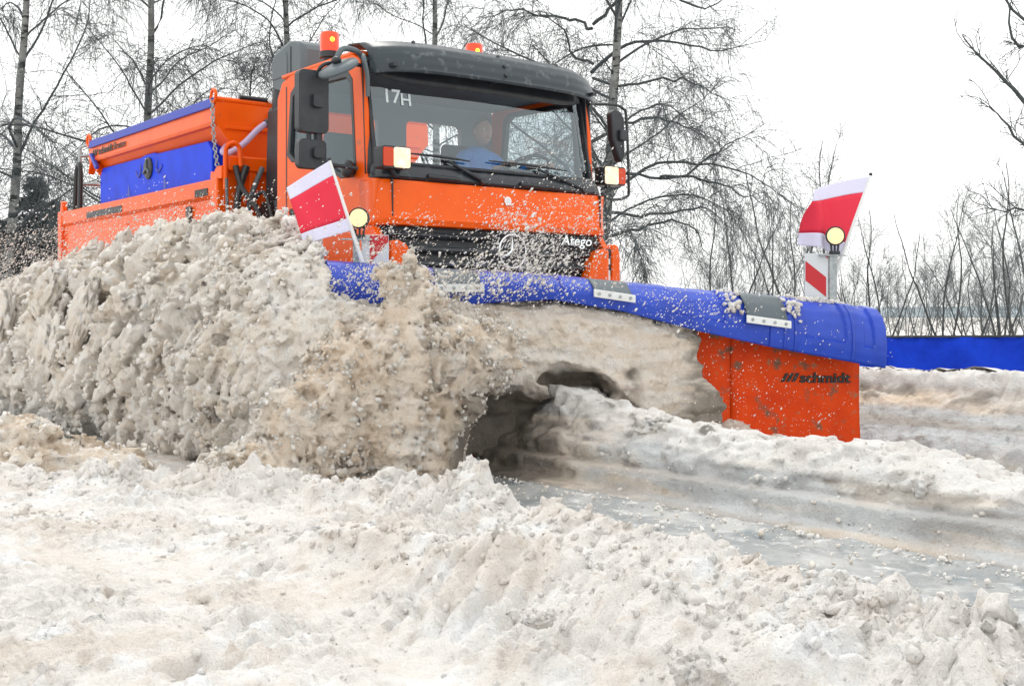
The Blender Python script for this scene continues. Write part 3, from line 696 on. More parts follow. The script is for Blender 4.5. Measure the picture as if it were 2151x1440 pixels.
spray('trailing_flakes', [((-6.0, -2.2, 1.55), (1.6, .3, .25), 1500, .004, .005), ((-3.5, -2.2, 1.75), (1.2, .2, .12), 500, .003, .004), ((-.6, -2.3, 1.75), (.8, .15, .09), 350, .003, .003)],
      'snow flakes hanging in the air behind the crest of the thrown snow')

# crumbs over the near field, ridge and bank foot
rsel = rng.choice(len(nearV), 60000); Pn = nearV[rsel]
la = np.interp(Pn[:, 0], AF, AL); lb = np.interp(Pn[:, 0], BF, BL)
prob = 0.05 + 0.9 * np.exp(-((Pn[:, 1] - la + 0.12) / 0.22) ** 2) + 0.6 * np.exp(-((Pn[:, 1] - lb) / 0.22) ** 2)
prob *= np.where(Pn[:, 1] > la + 0.2, 0.15, 1)
Pn = Pn[rng.random(len(Pn)) < prob * 0.40]; R = np.minimum(0.0025 + rng.exponential(0.0042, len(Pn)), 0.020)
clods('loose_snow_crumbs', Pn + np.array([0, 0, 1]) * (R * 0.2)[:, None], R, 1, M['fresh'], 'loose crumbs of snow strewn along the ploughed ridges in the foreground')
la = np.interp(nearV[:, 0], AF, AL); lb = np.interp(nearV[:, 0], BF, BL)
cr = np.flatnonzero(((np.abs(nearV[:, 1] - la + 0.02) < 0.13) & (nearV[:, 0] > 1)) | ((np.abs(nearV[:, 1] - lb) < 0.14) & (nearV[:, 0] > 2.8)))
pk = rng.choice(cr, 380, replace=False); R = np.minimum(0.010 + rng.exponential(0.009, len(pk)), 0.04)
clods('ridge_clods', nearV[pk] - np.array([0, 0, 1]) * (R * 0.35)[:, None], R, 2, M['fresh'], 'broken clods of pale snow heaped on the near ridge crests')
hi = np.flatnonzero((ridgeV[:, 2] > 0.02) & (ridgeV[:, 0] > 2.4)); pk = rng.choice(hi, 1500); R = np.minimum(.003 + rng.exponential(.0035, len(pk)), .018)
clods('ridge_crumbs', ridgeV[pk], R, 1, M['fresh'], 'crumbs of snow scattered over the uncut ridge ahead of the plough')
n = 1500; P = np.stack([rng.uniform(1.6, 7, n), rng.choice([-1.34, -1.94, -1.62], n, p=[.5, .3, .2]) + rng.normal(0, .06, n), np.full(n, .03)], -1)
clods('road_crumbs', P, np.minimum(.002 + rng.exponential(.0035, n), .016), 1, M['clod'], 'brownish snow crumbs lying along the icy road strip')
print('crumbs', time.time() - T0)

# individual lumps that stand out
def lump(c, r, label, m='fresh', seed=0, lean=None, amp=0.65):
    V, Fc = ico(4); q = V * 1.6 + seed * 9.1
    f1, f2, cid = cellular(q[:, 0] * 1.6, q[:, 1] * 1.6, q[:, 2] * 1.6)
    k = 1 + amp * fbm(q[:, 0], q[:, 1], q[:, 2], 1.0, 5) + 0.35 * (cid - .5) - .12 * sstep(.2, 0, f2 - f1) + 0.14 * fbm(q[:, 0], q[:, 1], q[:, 2], 6, 3, billow=True)
    W = V * k[:, None] * np.array(r)
    if lean is not None: W = W @ np.array(Matrix.Rotation(lean[0], 3, lean[1])).T
    o = link('snow_lump', np_mesh('snow_lump', W, Fc), M[m], smooth=180); o.location = c
    tag(o, label, 'snow lump', 'separate lumps of snow'); return o
lump((4.93, -3.60, .16), (.040, .050, .028), 'smooth white snow lump lying at the upper end of the flat wheel trough', seed=1, amp=.2)
lump((5.60, -3.62, .17), (.055, .060, .055), 'rough snow lump standing at the foot of the near ridge, right of the wheel trough', seed=2)
lump((2.86, -2.36, .24), (.075, .085, .09), 'tallest pointed clod on the ridge crest below the dark hollow', seed=3)
lump((2.55, -2.62, .20), (.10, .09, .07), 'wide clod on the ridge crest below the brown burst of slush', seed=4)
lump((1.62, -3.62, .23), (.06, .06, .08), 'upright lump on the left end of the ridge beside the brown heap', seed=5)
lump((4.50, -1.0, .27), (.05, .06, .05), 'rounded white lump wedged in the notch of the grey ridge wall', 'fresh', seed=6, amp=.6)
lump((2.62, -.87, .41), (.12, .09, .06), 'hanging lump on the upper edge of the ridge wall near the blade', 'fresh', seed=7, amp=.7)
yax = 'Y'
for c, r, an, lab, sd_ in (
    ((-1.95, -2.74, 1.02), (.36, .07, .14), -42, 'largest leaf shaped slab of slush, leaning in the middle left of the snow wall', 11),
    ((-2.85, -2.72, .78), (.34, .08, .20), -38, 'broad slush slab below and left of the leaf shaped one', 12),
    ((-4.3, -2.74, 1.00), (.36, .07, .20), -50, 'pale slush slab at the far left edge of the snow wall', 13),
    ((-2.9, -2.70, 1.26), (.33, .08, .13), -30, 'long slush slab high in the left part of the snow wall', 14),
    ((-1.2, -2.76, .70), (.16, .06, .12), -55, 'short upright slush slab in the lower middle of the snow wall', 15),
    ((-.9, -2.76, 1.16), (.14, .08, .10), 10, 'lone slush lump high in the middle of the snow wall', 16)):
    lump(c, r, lab, 'slush', seed=sd_, lean=(rad(an), yax), amp=.55)

# ================================================================== TRUCK
truck = empty('truck', (0, 0, 0), label='orange gritting truck with the number 17H on its windscreen, driving behind the plough', cat='truck')
HW = 1.15
# --- cab sides (with window openings)
side_out = [(-1.72, 1.74), (-1.71, 2.9), (-1.62, 3.03), (-1.45, 3.07), (-.42, 3.07), (-.30, 3.0), (-.235, 2.62), (-.21, 2.25), (-.20, 2.09), (-.06, 2.075), (-.10, 1.74)]
win = [(-1.50, 2.40), (-1.44, 2.90), (-1.36, 2.95), (-.50, 2.93), (-.43, 2.86), (-.37, 2.17), (-.42, 2.13), (-.62, 2.14), (-.95, 2.30), (-1.42, 2.34)]
for sgn, nm in ((-1, 'near'), (1, 'far')):
    a, b = sgn * HW, sgn * (HW - .045)
    sp = MB().prism(side_out, 'xz', a, b, [win]).build('cab_side', M['orange'], truck, bevel=.012)
    # door shut line and window frame
    MB().prism([(x - .0, z) for x, z in win], 'xz', sgn * (HW - .020), sgn * (HW - .028)).build('side_window', M['sideglass'], sp)
    fr = [(-0.9 + (x + .9) * 1.035, 2.55 + (z - 2.55) * 1.05) for x, z in win]; inn = [(-0.9 + (x + .9) * .95, 2.55 + (z - 2.55) * .93) for x, z in win]
    MB().prism(fr, 'xz', sgn * (HW + .004), sgn * (HW - .05), [inn]).build('window_seal', M['black'], sp, bevel=.006)
    MB().box((-1.54, sgn * (HW + .003), 1.70), (-1.525, sgn * (HW - .01), 2.98)).build('door_gap', M['black'], sp)
    MB().prism([(-.205, 2.10), (-.36, 2.14), (-.425, 2.86), (-.50, 2.94), (-.60, 3.02), (-.26, 3.0)], 'xz', sgn * (HW - .047), sgn * (HW - .055)).build('pillar_lining', M['black'], sp)
    # lower door and wheel arch panel
    arch = [(-1.74, 1.30), (-1.74, 1.73), (-.12, 1.73), (-.04, 1.66), (0.02, 1.30), (-.55, 1.22)]
    th = [(-1.35 + .62 * math.cos(t) + .0, 1.06 + .60 * math.sin(t)) for t in np.linspace(rad(15), rad(160), 12)]
    pl = [(-1.95, 1.72)] + [(-.10, 1.72), (-.02, 1.62), (.02, 1.35), (.0, 1.05), (-.70, 1.05)] + th + [(-1.95, 1.30)]
    MB().prism(pl, 'xz', sgn * (HW + .012), sgn * (HW - .05)).build('wheel_arch_panel', M['orange'], truck, bevel=.02)
    arch_lip = cat_mull([(-1.35 + .63 * math.cos(t), sgn * (HW + .03), 1.06 + .61 * math.sin(t)) for t in np.linspace(rad(10), rad(165), 10)], 2)
    MB().tube(arch_lip, .035, 8).build('wheel_arch_lip', M['black'], truck, smooth=60)
    h = MB().box((-1.42, sgn * (HW + .035), 1.89), (-1.22, sgn * (HW + .012), 1.925)).box((-1.42, sgn * (HW + .035), 1.87), (-1.385, sgn * HW, 1.935)).box((-1.25, sgn * (HW + .035), 1.87), (-1.22, sgn * HW, 1.935))
    h.build('door_handle', M['black'], sp, bevel=.008)
    MB().box((-1.72, sgn * (HW + .010), 1.735), (-.12, sgn * (HW - .01), 1.765)).build('door_crease', M['orange'], sp, bevel=.01)
# --- roof, rear wall, floor, lining
def roof_fn(u, v):
    y = lerp(-HW, HW, v); x = lerp(-1.62, -.36, u)
    return (x, y, 3.075 + .06 * (1 - abs(2 * v - 1) ** 3) * (1 - abs(2 * u - 1) ** 4))
MB().sheet(roof_fn, 12, 16).build('roof', M['orange'], truck, solid=.03, smooth=50)
MB().box((-1.62, -1.1, 3.0), (-.34, 1.1, 3.045)).build('roof_lining', M['inner'], truck)
rw = MB().prism([(-1.1, 1.5), (-1.1, 3.03), (1.1, 3.03), (1.1, 1.5)], 'yz', -1.70, -1.64, [rrect(.12, 2.42, .74, 2.84, .06), rrect(-.80, 2.42, -.18, 2.84, .06)])
rw.build('rear_wall', M['inner'], truck)
MB().box((-1.73, -1.1, 1.5), (-1.705, 1.1, 2.38)).box((-1.73, -1.1, 2.88), (-1.705, 1.1, 3.03)).box((-1.73, .78, 2.38), (-1.705, 1.1, 2.88)).box((-1.73, -1.1, 2.38), (-1.705, -.84, 2.88)).build('rear_panel', M['orange'], truck)
MB().box((-1.7, -1.08, 1.42), (-.05, 1.08, 1.5)).build('cab_floor', M['black'], truck)
# --- front fascia with rounded corners
def plan(z, f0=0.0, hw=HW, r=.14, back=-.30):
    pts = [(back, -hw)]
    for i in range(7):
        a = rad(-90 + 90 * i / 6); pts.append((f0 - r + r * math.cos(a), -hw + r + r * math.sin(a)))
    for i in range(7):
        a = rad(90 * i / 6); pts.append((f0 - r + r * math.cos(a), hw - r + r * math.sin(a)))
    pts.append((back, hw)); return [(x, y, z) for x, y in pts]
def loft(rings):
    b = MB(); n = len(rings[0])
    for r in rings: b.v += r
    for i in range(len(rings) - 1):
        for k in range(n - 1): b.f.append((i * n + k, i * n + k + 1, (i + 1) * n + k + 1, (i + 1) * n + k))
    return b
loft([plan(1.725, -.015), plan(1.735, .004), plan(1.775, .012), plan(1.79, .0), plan(2.03, -.012), plan(2.065, -.03), plan(2.075, -.06)]).build('front_panel', M['orange'], truck, solid=.012, smooth=40)
for yy in (-1.045, 1.045):
    MB().box((-.03, yy - .004, 1.735), (.006, yy + .004, 2.07)).build('panel_gap', M['black'], truck)
bd = MB().lathe([(.012, .012), (.034, .012), (.036, .004), (.036, -.01)], (0.0, .04, 1.965), (1, 0, 0), 20).build('round_badge', M['chrome'], truck, smooth=40)
MB().lathe([(.026, .002), (.026, .0)], (.012, .04, 1.965), (1, 0, 0), 20).build('badge_centre', M['white'], bd)
# --- black cowl under the windscreen
loft([plan(2.076, -.035, 1.13), plan(2.10, -.025, 1.13), plan(2.17, -.05, 1.12), plan(2.215, -.10, 1.11), plan(2.225, -.16, 1.10)]).build('cowl', M['cowl'], truck, solid=.012, smooth=40)
for y0, y1 in ((-.72, -.42), (.18, .60)):
    MB().tube([(-.012, y0, 2.112), (-.012, y1, 2.106)], .020, 10).build('cowl_grip', M['black'], truck, smooth=50)
# --- windscreen: curved sheet
def wsf(y, z, o=0.0):
    x = -.055 - (z - 2.15) * .19 - .07 * (y / 1.08) ** 2 - .10 * max(0, abs(y) / 1.1 - .86) ** 2 * 30
    return (x + o, y, z)
ws = MB().sheet(lambda u, v: wsf(lerp(-1.085, 1.085, u), lerp(2.20, 2.93, v)), 24, 8).build('windscreen', M['glass'], truck, smooth=80)
seal = [wsf(y, 2.205, .012) for y in np.linspace(-1.09, 1.09, 16)] + [wsf(1.09, z, .012) for z in np.linspace(2.25, 2.92, 8)]
MB().tube(seal, .014, 6).build('windscreen_seal', M['black'], ws, smooth=60)
MB().tube([wsf(-1.09, z, .012) for z in np.linspace(2.2, 2.92, 8)], .020, 6).build('windscreen_seal', M['black'], ws, smooth=60)
for sg in (-1, 1):   # black pillar trim beside the glass
    pf = lambda u, v, sg=sg: (lerp(wsf(1.085, lerp(2.12, 3.0, v))[0], -.222 - (lerp(2.12, 3.0, v) - 2.12) * .05, u), sg * lerp(1.085, HW + .004, u ** .6), lerp(2.12, 3.0, v))
    MB().sheet(pf, 5, 8).build('pillar_trim', M['black'], truck, solid=.008, smooth=60)
sl_ = (Vector(wsf(-.9, 2.8)) - Vector(wsf(-.9, 2.6)))
t_ = (Vector(wsf(-.85, 2.7)) - Vector(wsf(-.98, 2.7)))
o_ = wsf(-1.0, 2.685, .008)
text_obj('number_marking', '17', o_, t_, sl_, .155, M['decal'], ws, bold=.014)
text_obj('number_marking', 'H', wsf(-.855, 2.672, .008), (Vector(wsf(-.75, 2.7)) - Vector(wsf(-.87, 2.7))), sl_, .138, M['decal'], ws, bold=.014)
# --- dark header band and sun visor
MB().sheet(lambda u, v: wsf(lerp(-1.03, 1.03, u), lerp(2.845 + .05 * (abs(2 * u - 1) ** 8), 3.0, v), .02), 24, 3).build('header_band', M['black'], truck, solid=.01, smooth=60)
vp = [(-.42, 3.155), (-.30, 3.185), (-.14, 3.165), (-.03, 3.10), (.015, 3.02), (.03, 2.94), (.028, 2.905)]
def visor_fn(u, v):
    t = u * 2 - 1; y = t * 1.13; e = abs(t) ** 6
    k = v * (len(vp) - 1); i = min(int(k), len(vp) - 2); q = k - i
    x = lerp(vp[i][0], vp[i + 1][0], q); z = lerp(vp[i][1], vp[i + 1][1], q)
    rib = .006 * math.sin(max(0, v - .25) * 40) * (1 - e)
    return (x - .16 * e - .05 * t * t + rib, y, z - .025 * e)
vis = MB().sheet(visor_fn, 40, 24).build('sun_visor', M['visor'], truck, solid=.012, smooth=60)
for s_ in (-.66, .0, .62, .96):
    for v_ in ((.22, .42, .62, .78) if s_ == 0 else (.32,)):
        p = visor_fn((s_ + 1) / 2, v_); MB().lathe([(.014, .018), (.017, .006), (.017, -.01)], p, (1, 0, .5), 10).build('bolt', M['black'], vis, smooth=40)
for yy in (-1.0, 0, 1.0): MB().box((-.22, yy - .02, 2.93), (-.02, yy + .02, 2.955)).build('visor_bracket', M['black'], vis)
# --- wipers
for piv, tip, b0_, b1_ in (((-.035, -.20, 2.115), (-.085, -.50, 2.25), (-.10, -.86, 2.285), (-.075, -.30, 2.265)), ((-.05, .88, 2.115), (-.085, .40, 2.255), (-.085, -.10, 2.285), (-.09, .72, 2.265))):
    piv, tip, b0_, b1_ = (tuple(np.array(q) + np.array([.03, 0, 0])) for q in (piv, tip, b0_, b1_))
    wp = MB().tube([piv, tip], [.018, .010], 8).tube([(piv[0] - .05, piv[1], piv[2] - .02), (piv[0] + .015, piv[1], piv[2])], .028, 10).build('wiper', M['black'], truck, smooth=50)
    MB().tube([b0_, tuple((np.array(b0_) + np.array(b1_)) / 2 + np.array([.012, 0, .004])), b1_], [.006, .014, .006], 6).build('wiper_blade', M['black'], wp, smooth=50)
# --- grille, slats, emblem, bumper corners
g = MB().box((-.30, -1.06, 1.02), (-.07, 1.06, 1.724)).build('grille', M['black'], truck)
for i, z in enumerate((1.655, 1.545, 1.435, 1.325, 1.215, 1.105)):
    MB().prism([(-.09, z - .03), (-.02, z - .022), (.0, z), (-.02, z + .026), (-.09, z + .034)], 'xz', -1.04, 1.04).build('grille_slat', M['cowl'], g, bevel=.006)
ring = MB()
R_ = .135; ec = (.012, .085, 1.56)
ring.tube([(ec[0], ec[1] + R_ * math.cos(a), ec[2] + R_ * math.sin(a)) for a in np.linspace(0, 2 * math.pi, 41)], .0095, 8, cap=False)
em = ring.build('emblem_ring', M['chrome'], g, smooth=60)
for a in (90, 210, 330):
    c_ = Vector(ec); dr_ = Vector((0, math.cos(rad(a)), math.sin(rad(a)))); pr = Vector((0, -dr_.z, dr_.y))
    MB().add([c_ + pr * .016, c_ - pr * .016, c_ + dr_ * (R_ - .004), c_ + Vector((.014, 0, 0))], [(0, 1, 2), (0, 2, 3), (1, 3, 2), (0, 3, 1)]).build('emblem_star_arm', M['chrome'], g)
text_obj('model_lettering', 'Atego', (.006, .60, 1.632), (0, 1, 0), (0, 0, 1), .115, M['chrome'], g, bold=.012, shear=.15, sx=1.2, depth=.005)
for sg in (-1, 1):
    cor = [(sg * .83, 1.02), (sg * .84, 1.30), (sg * .90, 1.50), (sg * .96, 1.58), (sg * 1.03, 1.61), (sg * 1.09, 1.60), (sg * 1.09, 1.02)]
    MB().prism(cor, 'yz', -.05, .07).build('bumper_corner', M['orange'], truck, bevel=.025)
    MB().prism([(sg * 1.16, 1.02), (sg * 1.16, 1.60), (sg * 1.19, 1.66), (sg * 1.235, 1.64), (sg * 1.255, 1.55), (sg * 1.255, 1.02)], 'yz', -.25, .03).build('wing_panel', M['orange'], truck, bevel=.015)
    MB().box((-.2, sg * 1.085, 1.02), (.015, sg * 1.165, 1.615)).build('wing_gap', M['black'], truck, bevel=.01)
    MB().box((.012, sg * 1.11, 1.48), (.024, sg * 1.14, 1.53)).build('reflector', M['white'], truck); MB().box((.012, sg * 1.11, 1.34), (.024, sg * 1.14, 1.43)).build('reflector', M['white'], truck)
MB().box((-.3, -1.10, .55), (.03, 1.10, 1.02)).build('bumper', M['black'], truck, bevel=.03)
# --- mirrors: near side (large, small, front disc) and far side
def mirror(sgn, yb, xb, arms):
    n_ = Vector((-.93, 0, 0)); d_ = .075
    y0, y1 = yb
    m0 = MB().prism(rrect(y0, 2.41, y1, 2.88, .045), 'yz', xb - d_, xb).build('mirror', M['black'], truck, bevel=.03)
    MB().prism(rrect(y0 + .02, 2.43, y1 - .02, 2.86, .04), 'yz', xb - d_ - .006, xb - d_).build('mirror_glass', M['chrome'], m0)
    MB().prism(rrect(lerp(y0, y1, .42), 2.60, lerp(y0, y1, .78), 2.70, .02), 'yz', xb + .0, xb + .035).build('mirror_clamp', M['black'], m0, bevel=.012)
    return m0
mn = mirror(-1, (-1.66, -1.41), -.32, None)
MB().prism(rrect(-1.66, 2.14, -1.43, 2.36, .04), 'yz', -.39, -.32).build('wide_angle_mirror', M['black'], truck, bevel=.03)
MB().prism(rrect(-1.55, 2.22, -1.46, 2.30, .02), 'yz', -.32, -.285).build('mirror_clamp', M['black'], mn, bevel=.012)
MB().tube(cat_mull([(-.30, -1.12, 2.96), (-.28, -1.34, 2.95), (-.30, -1.47, 2.92), (-.36, -1.49, 2.8), (-.36, -1.50, 2.3), (-.34, -1.46, 2.2), (-.25, -1.2, 2.16)], 5), .015, 8).build('mirror_arm', M['black'], truck, smooth=60)
MB().tube([(-.36, -1.48, 2.43), (-.36, -1.48, 2.34)], .03, 8).tube([(-.36, -1.56, 2.43), (-.36, -1.56, 2.34)], .02, 8).build('mirror_arm', M['black'], truck, smooth=60)
# kerb disc mirror above the door: tilted flat dish
axd = Vector((.16, -.52, .84)).normalized()
dm = MB().lathe([(.02, .03), (.10, .022), (.152, .006), (.162, -.01), (.155, -.028), (.02, -.03)], (-.20, -1.40, 2.90), axd, 28).build('kerb_mirror', M['rubber'], truck, smooth=50)
MB().ell((-.19, -1.42, 2.945), (.05, .035, .03)).build('mirror_joint', M['black'], dm, smooth=60)
MB().tube(cat_mull([(-.19, -1.42, 2.95), (-.20, -1.36, 3.04), (-.24, -1.22, 3.05), (-.30, -1.13, 3.02)], 4), [.022] * 13, 8).build('mirror_arm', M['rubber'], dm, smooth=60)
MB().tube(cat_mull([(-.22, -1.17, 3.02), (-.17, -1.19, 2.97), (-.16, -1.17, 2.86), (-.17, -1.16, 2.70)], 4), .018, 8).build('grab_rail', M['rubber'], truck, smooth=60)
MB().ell((-.40, -1.2, 2.17), (.07, .05, .07)).build('window_mirror_foot', M['black'], truck, smooth=60)
mf = MB().prism([(1.36, 2.84), (1.40, 2.88), (1.48, 2.86), (1.52, 2.80), (1.525, 2.46), (1.49, 2.41), (1.46, 2.42), (1.38, 2.62)], 'yz', -.28, -.20).build('mirror', M['black'], truck, bevel=.03)
MB().box((-.2, 1.44, 2.60), (-.165, 1.52, 2.70)).build('mirror_clamp', M['black'], mf, bevel=.012)
MB().tube(cat_mull([(-.25, 1.14, 2.90), (-.22, 1.40, 2.92), (-.20, 1.50, 2.89), (-.19, 1.53, 2.80), (-.17, 1.54, 2.2), (-.16, 1.50, 2.10), (-.12, 1.3, 2.06), (-.1, 1.15, 2.10)], 5), .013, 8).build('mirror_arm', M['black'], truck, smooth=60)
# --- auxiliary headlamps on the front corners
for y0, y1, ym, z0, z1, x0 in ((-1.19, -.945, -1.10, 2.145, 2.295, .10), (1.17, 1.42, 1.335, 2.19, 2.34, -.08)):
    hsg = MB().prism(rrect(y0, z0 - .008, y1, z1 + .008, .02), 'yz', x0 - .13, x0 - .005).build('auxiliary_lamp', M['black'], truck, bevel=.015)
    if y0 < 0: l0, l1, a0, a1 = ym + .006, y1 - .008, y0 + .004, ym
    else: l0, l1, a0, a1 = y0 + .008, ym - .006, ym, y1 - .004
    MB().prism(rrect(l0, z0, l1, z1, .018), 'yz', x0 - .01, x0 + .006).build('lamp_lens', M['headlamp'], hsg)
    MB().prism(rrect(a0, z0 + .005, a1, z1 - .005, .015), 'yz', x0 - .10, x0 + .004).build('indicator_lens', M['amber'], hsg, bevel=.008)
    MB().tube([(x0 - .08, (y0 + y1) / 2, z0), (x0 - .10, (y0 + y1) / 2 * .96, z0 - .05), (-.08, (y0 + y1) / 2 * .88, 2.13)], .018, 8).build('lamp_bracket', M['black'], hsg)
# --- beacons on the roof
for bx, by, bz in ((-1.0, -1.03, 3.165), (-1.0, .43, 3.27)):
    bb = MB().lathe([(.055, -.06), (.06, -.02), (.082, -.015), (.086, .03), (.078, .035)], (bx, by, bz), (0, 0, 1), 24).build('beacon', M['black'], truck, smooth=40)
    MB().lathe([(.076, .034), (.079, .06), (.079, .175), (.070, .192), (.02, .197)], (bx, by, bz), (0, 0, 1), 24).build('beacon_lens', M['beacon'], bb, smooth=40)
    MB().ell((bx + .066, by - .012, bz + .125), (.018, .024, .026), 10, 8).build('beacon_bulb', M['bulb'], bb, smooth=60)
    if by < 0: MB().tube([(bx, by, 2.98), (bx, by, 3.12)], .02, 8).box((bx - .12, by - .03, 3.05), (bx + .10, by + .03, 3.075)).build('beacon_foot', M['steel'], bb)
# --- air intake: head and pipe behind the cab
ai = MB().prism([(-2.43, 3.14), (-2.45, 3.36), (-2.38, 3.46), (-2.10, 3.52), (-1.86, 3.48), (-1.80, 3.40), (-1.79, 3.05), (-2.05, 3.02)], 'xz', -.86, -.50).build('air_intake', M['rubber'], truck, bevel=.05)
MB().prism([(-2.38, 3.20), (-2.39, 3.34), (-2.34, 3.40), (-2.13, 3.435), (-2.09, 3.40), (-2.08, 3.20)], 'xz', -.868, -.85).build('intake_screen', M['rubber'], ai, bevel=.008)
MB().box((-2.03, -.866, 3.06), (-2.015, -.84, 3.45)).build('intake_seam', M['black'], ai)
MB().tube([(-2.36, -.74, 3.18), (-2.38, -.74, 2.9)], .12, 16).build('intake_duct', M['hose'], ai, smooth=50)
ip = MB().prism([(-2.55, 2.05), (-2.50, 2.98), (-2.24, 2.98), (-2.24, 2.05)], 'xz', -.86, -.64).build('intake_pipe', M['black'], ai, bevel=.05)
MB().prism([(-2.62, 1.40), (-2.64, 1.95), (-2.58, 2.10), (-2.24, 2.10), (-2.18, 1.95), (-2.18, 1.40)], 'xz', -.90, -.55).build('air_filter_housing', M['black'], ai, bevel=.05)
MB().box((-2.65, -.905, 1.90), (-2.17, -.55, 1.925)).build('filter_clamp', M['rubber'], ai, bevel=.006)
# --- interior
MB().prism([(-.62, 1.5), (-.62, 2.05), (-.50, 2.20), (-.30, 2.215), (-.16, 2.19), (-.12, 1.5)], 'xz', -1.08, 1.08).build('dashboard', M['black'], truck, bevel=.03)
for yy, w_ in ((.60, .22), (-.62, .22)):
    st = MB().prism(rrect(-1.30, yy - w_, -.78, yy + w_, .08), 'xy', 1.86, 2.0).build('seat', M['seat'], truck, bevel=.04)
    MB().prism([(-1.42, 1.95), (-1.28, 1.95), (-1.36, 2.52), (-1.40, 2.62), (-1.48, 2.62), (-1.50, 2.5)], 'xz', yy - w_, yy + w_).build('seat_back', M['seat'], st, bevel=.06)
sw_c = Vector((-.50, .62, 2.29)); sw_n = Vector((-.55, 0, .83)).normalized(); u_ = Vector((0, 1, 0)); v_ = sw_n.cross(u_)
sw = MB().tube([sw_c + u_ * .22 * math.cos(a) + v_ * .22 * math.sin(a) for a in np.linspace(0, 2 * math.pi, 33)], .015, 8, cap=False).tube([sw_c + u_ * .21, sw_c - u_ * .21], .02, 6).tube([sw_c, sw_c + Vector((.22, 0, -.3))], .03, 8)
sw.build('steering_wheel', M['black'], truck, smooth=60)
MB().prism([(-.02, 2.62), (-.06, 2.72), (.10, 2.76), (.20, 2.70), (.16, 2.60)], 'yz', -.52, -.50) if False else None
im = MB().obox((-.62, -1.0, 2.80), (.004, 0, 0), (0, .06, .0), (0, 0, .08)).tube([(-.6, -1.0, 2.88), (-.58, -1.0, 2.97)], .015, 6).build('inner_mirror', M['black'], truck, bevel=.003)
# --- wheels and chassis
for wx, wy in ((-1.35, -.98), (-1.35, .98), (-5.4, -.95), (-5.4, .95)):
    ty = MB().lathe([(.30, -.13), (.42, -.14), (.49, -.10), (.50, 0), (.49, .10), (.42, .14), (.30, .13)], (wx, wy, .50), (0, 1, 0), 36).build('wheel', M['tyre'], truck, smooth=40)
    MB().lathe([(.30, -.10), (.27, -.06), (.12, -.02), (.10, -.10 if wy < 0 else .10), (.02, -.12 if wy < 0 else .12)], (wx, wy, .50), (0, 1, 0), 24).build('rim', M['steel'], ty, smooth=40)
for yy in (-.4, .4): MB().box((-7.3, yy - .04, .85), (-.3, yy + .04, 1.08)).build('chassis_rail', M['black'], truck)
# --- tipper body
bx0, bx1, bz0, bz1 = -7.56, -2.76, 1.50, 2.32
for sg in (-1, 1):
    sd2 = MB().box((bx0, sg * 1.16, bz0), (bx1, sg * 1.20, bz1)).build('body_side', M['orange'], truck, bevel=.006)
    prf = [(sg * 1.198, bz1 - .19), (sg * 1.232, bz1 - .155), (sg * 1.235, bz1 - .02), (sg * 1.22, bz1), (sg * 1.15, bz1 + .002), (sg * 1.15, bz1 - .19)]
    MB().prism(prf, 'yz', bx0 - .004, bx1 + .004).build('top_rail', M['orange'], sd2, bevel=.006)
    for x0_, x1_ in ((bx0 + .30, -5.2), (-5.05, -3.85), (-3.35, bx1 - .18)):
        MB().prism(rrect(x0_, bz0 + .04, x1_, bz1 - .26, .04), 'xz', sg * 1.198, sg * 1.212).build('panel_relief', M['orange'], sd2, bevel=.006)
    for x_ in (bx0 + .06, bx1 - .06):
        MB().box((x_ - .07, sg * 1.14, bz0 - .1), (x_ + .07, sg * 1.245, bz1 + .005)).build('corner_post', M['orange'], sd2, bevel=.012)
    MB().prism([(bx0 - .0, bz1), (bx0 + .02, bz1 + .10), (bx0 + .05, bz1 + .14), (bx0 + .10, bz1 + .12), (bx0 + .12, bz1)], 'xz', sg * 1.16, sg * 1.22).build('post_hook', M['orange'], sd2, bevel=.01)
    MB().box((-3.52, sg * 1.212, 1.80), (-3.42, sg * 1.235, 2.10)).build('side_strap', M['black'], sd2, bevel=.006)
    MB().prism(rrect(-6.48, bz1 - .145, -5.30, bz1 - .075, .01), 'xz', sg * 1.234, sg * 1.240).build('maker_plate', M['black'], sd2)
    MB().prism(rrect(-3.28, bz1 - .15, -2.98, bz1 - .08, .01), 'xz', sg * 1.234, sg * 1.240).build('maker_plate', M['print'], sd2)
    MB().prism(rrect(-3.40, 1.86, -3.22, 1.93, .008), 'xz', sg * 1.212, sg * 1.216).build('blue_sticker', M['tarp'], sd2)
MB().box((bx0, -1.16, bz0 - .03), (bx1, 1.16, bz0 + .03)).build('body_floor', M['orange'], truck)
hb = MB().box((bx1 - .02, -1.15, bz0), (bx1 + .04, 1.15, 2.44)).build('headboard', M['orange'], truck, bevel=.008)
MB().box((bx1 + .03, -1.17, 2.38), (bx1 + .10, 1.17, 2.52)).build('headboard_rail', M['orange'], hb, bevel=.015)
for y_ in (-.92, -.4, .2, .8): MB().box((bx1 + .04, y_ - .035, 1.5), (bx1 + .09, y_ + .035, 2.38)).build('headboard_rib', M['orange'], hb, bevel=.01)
MB().box((bx0 - .04, -1.15, bz0), (bx0, 1.15, 2.25)).build('tailgate', M['orange'], truck, bevel=.008)
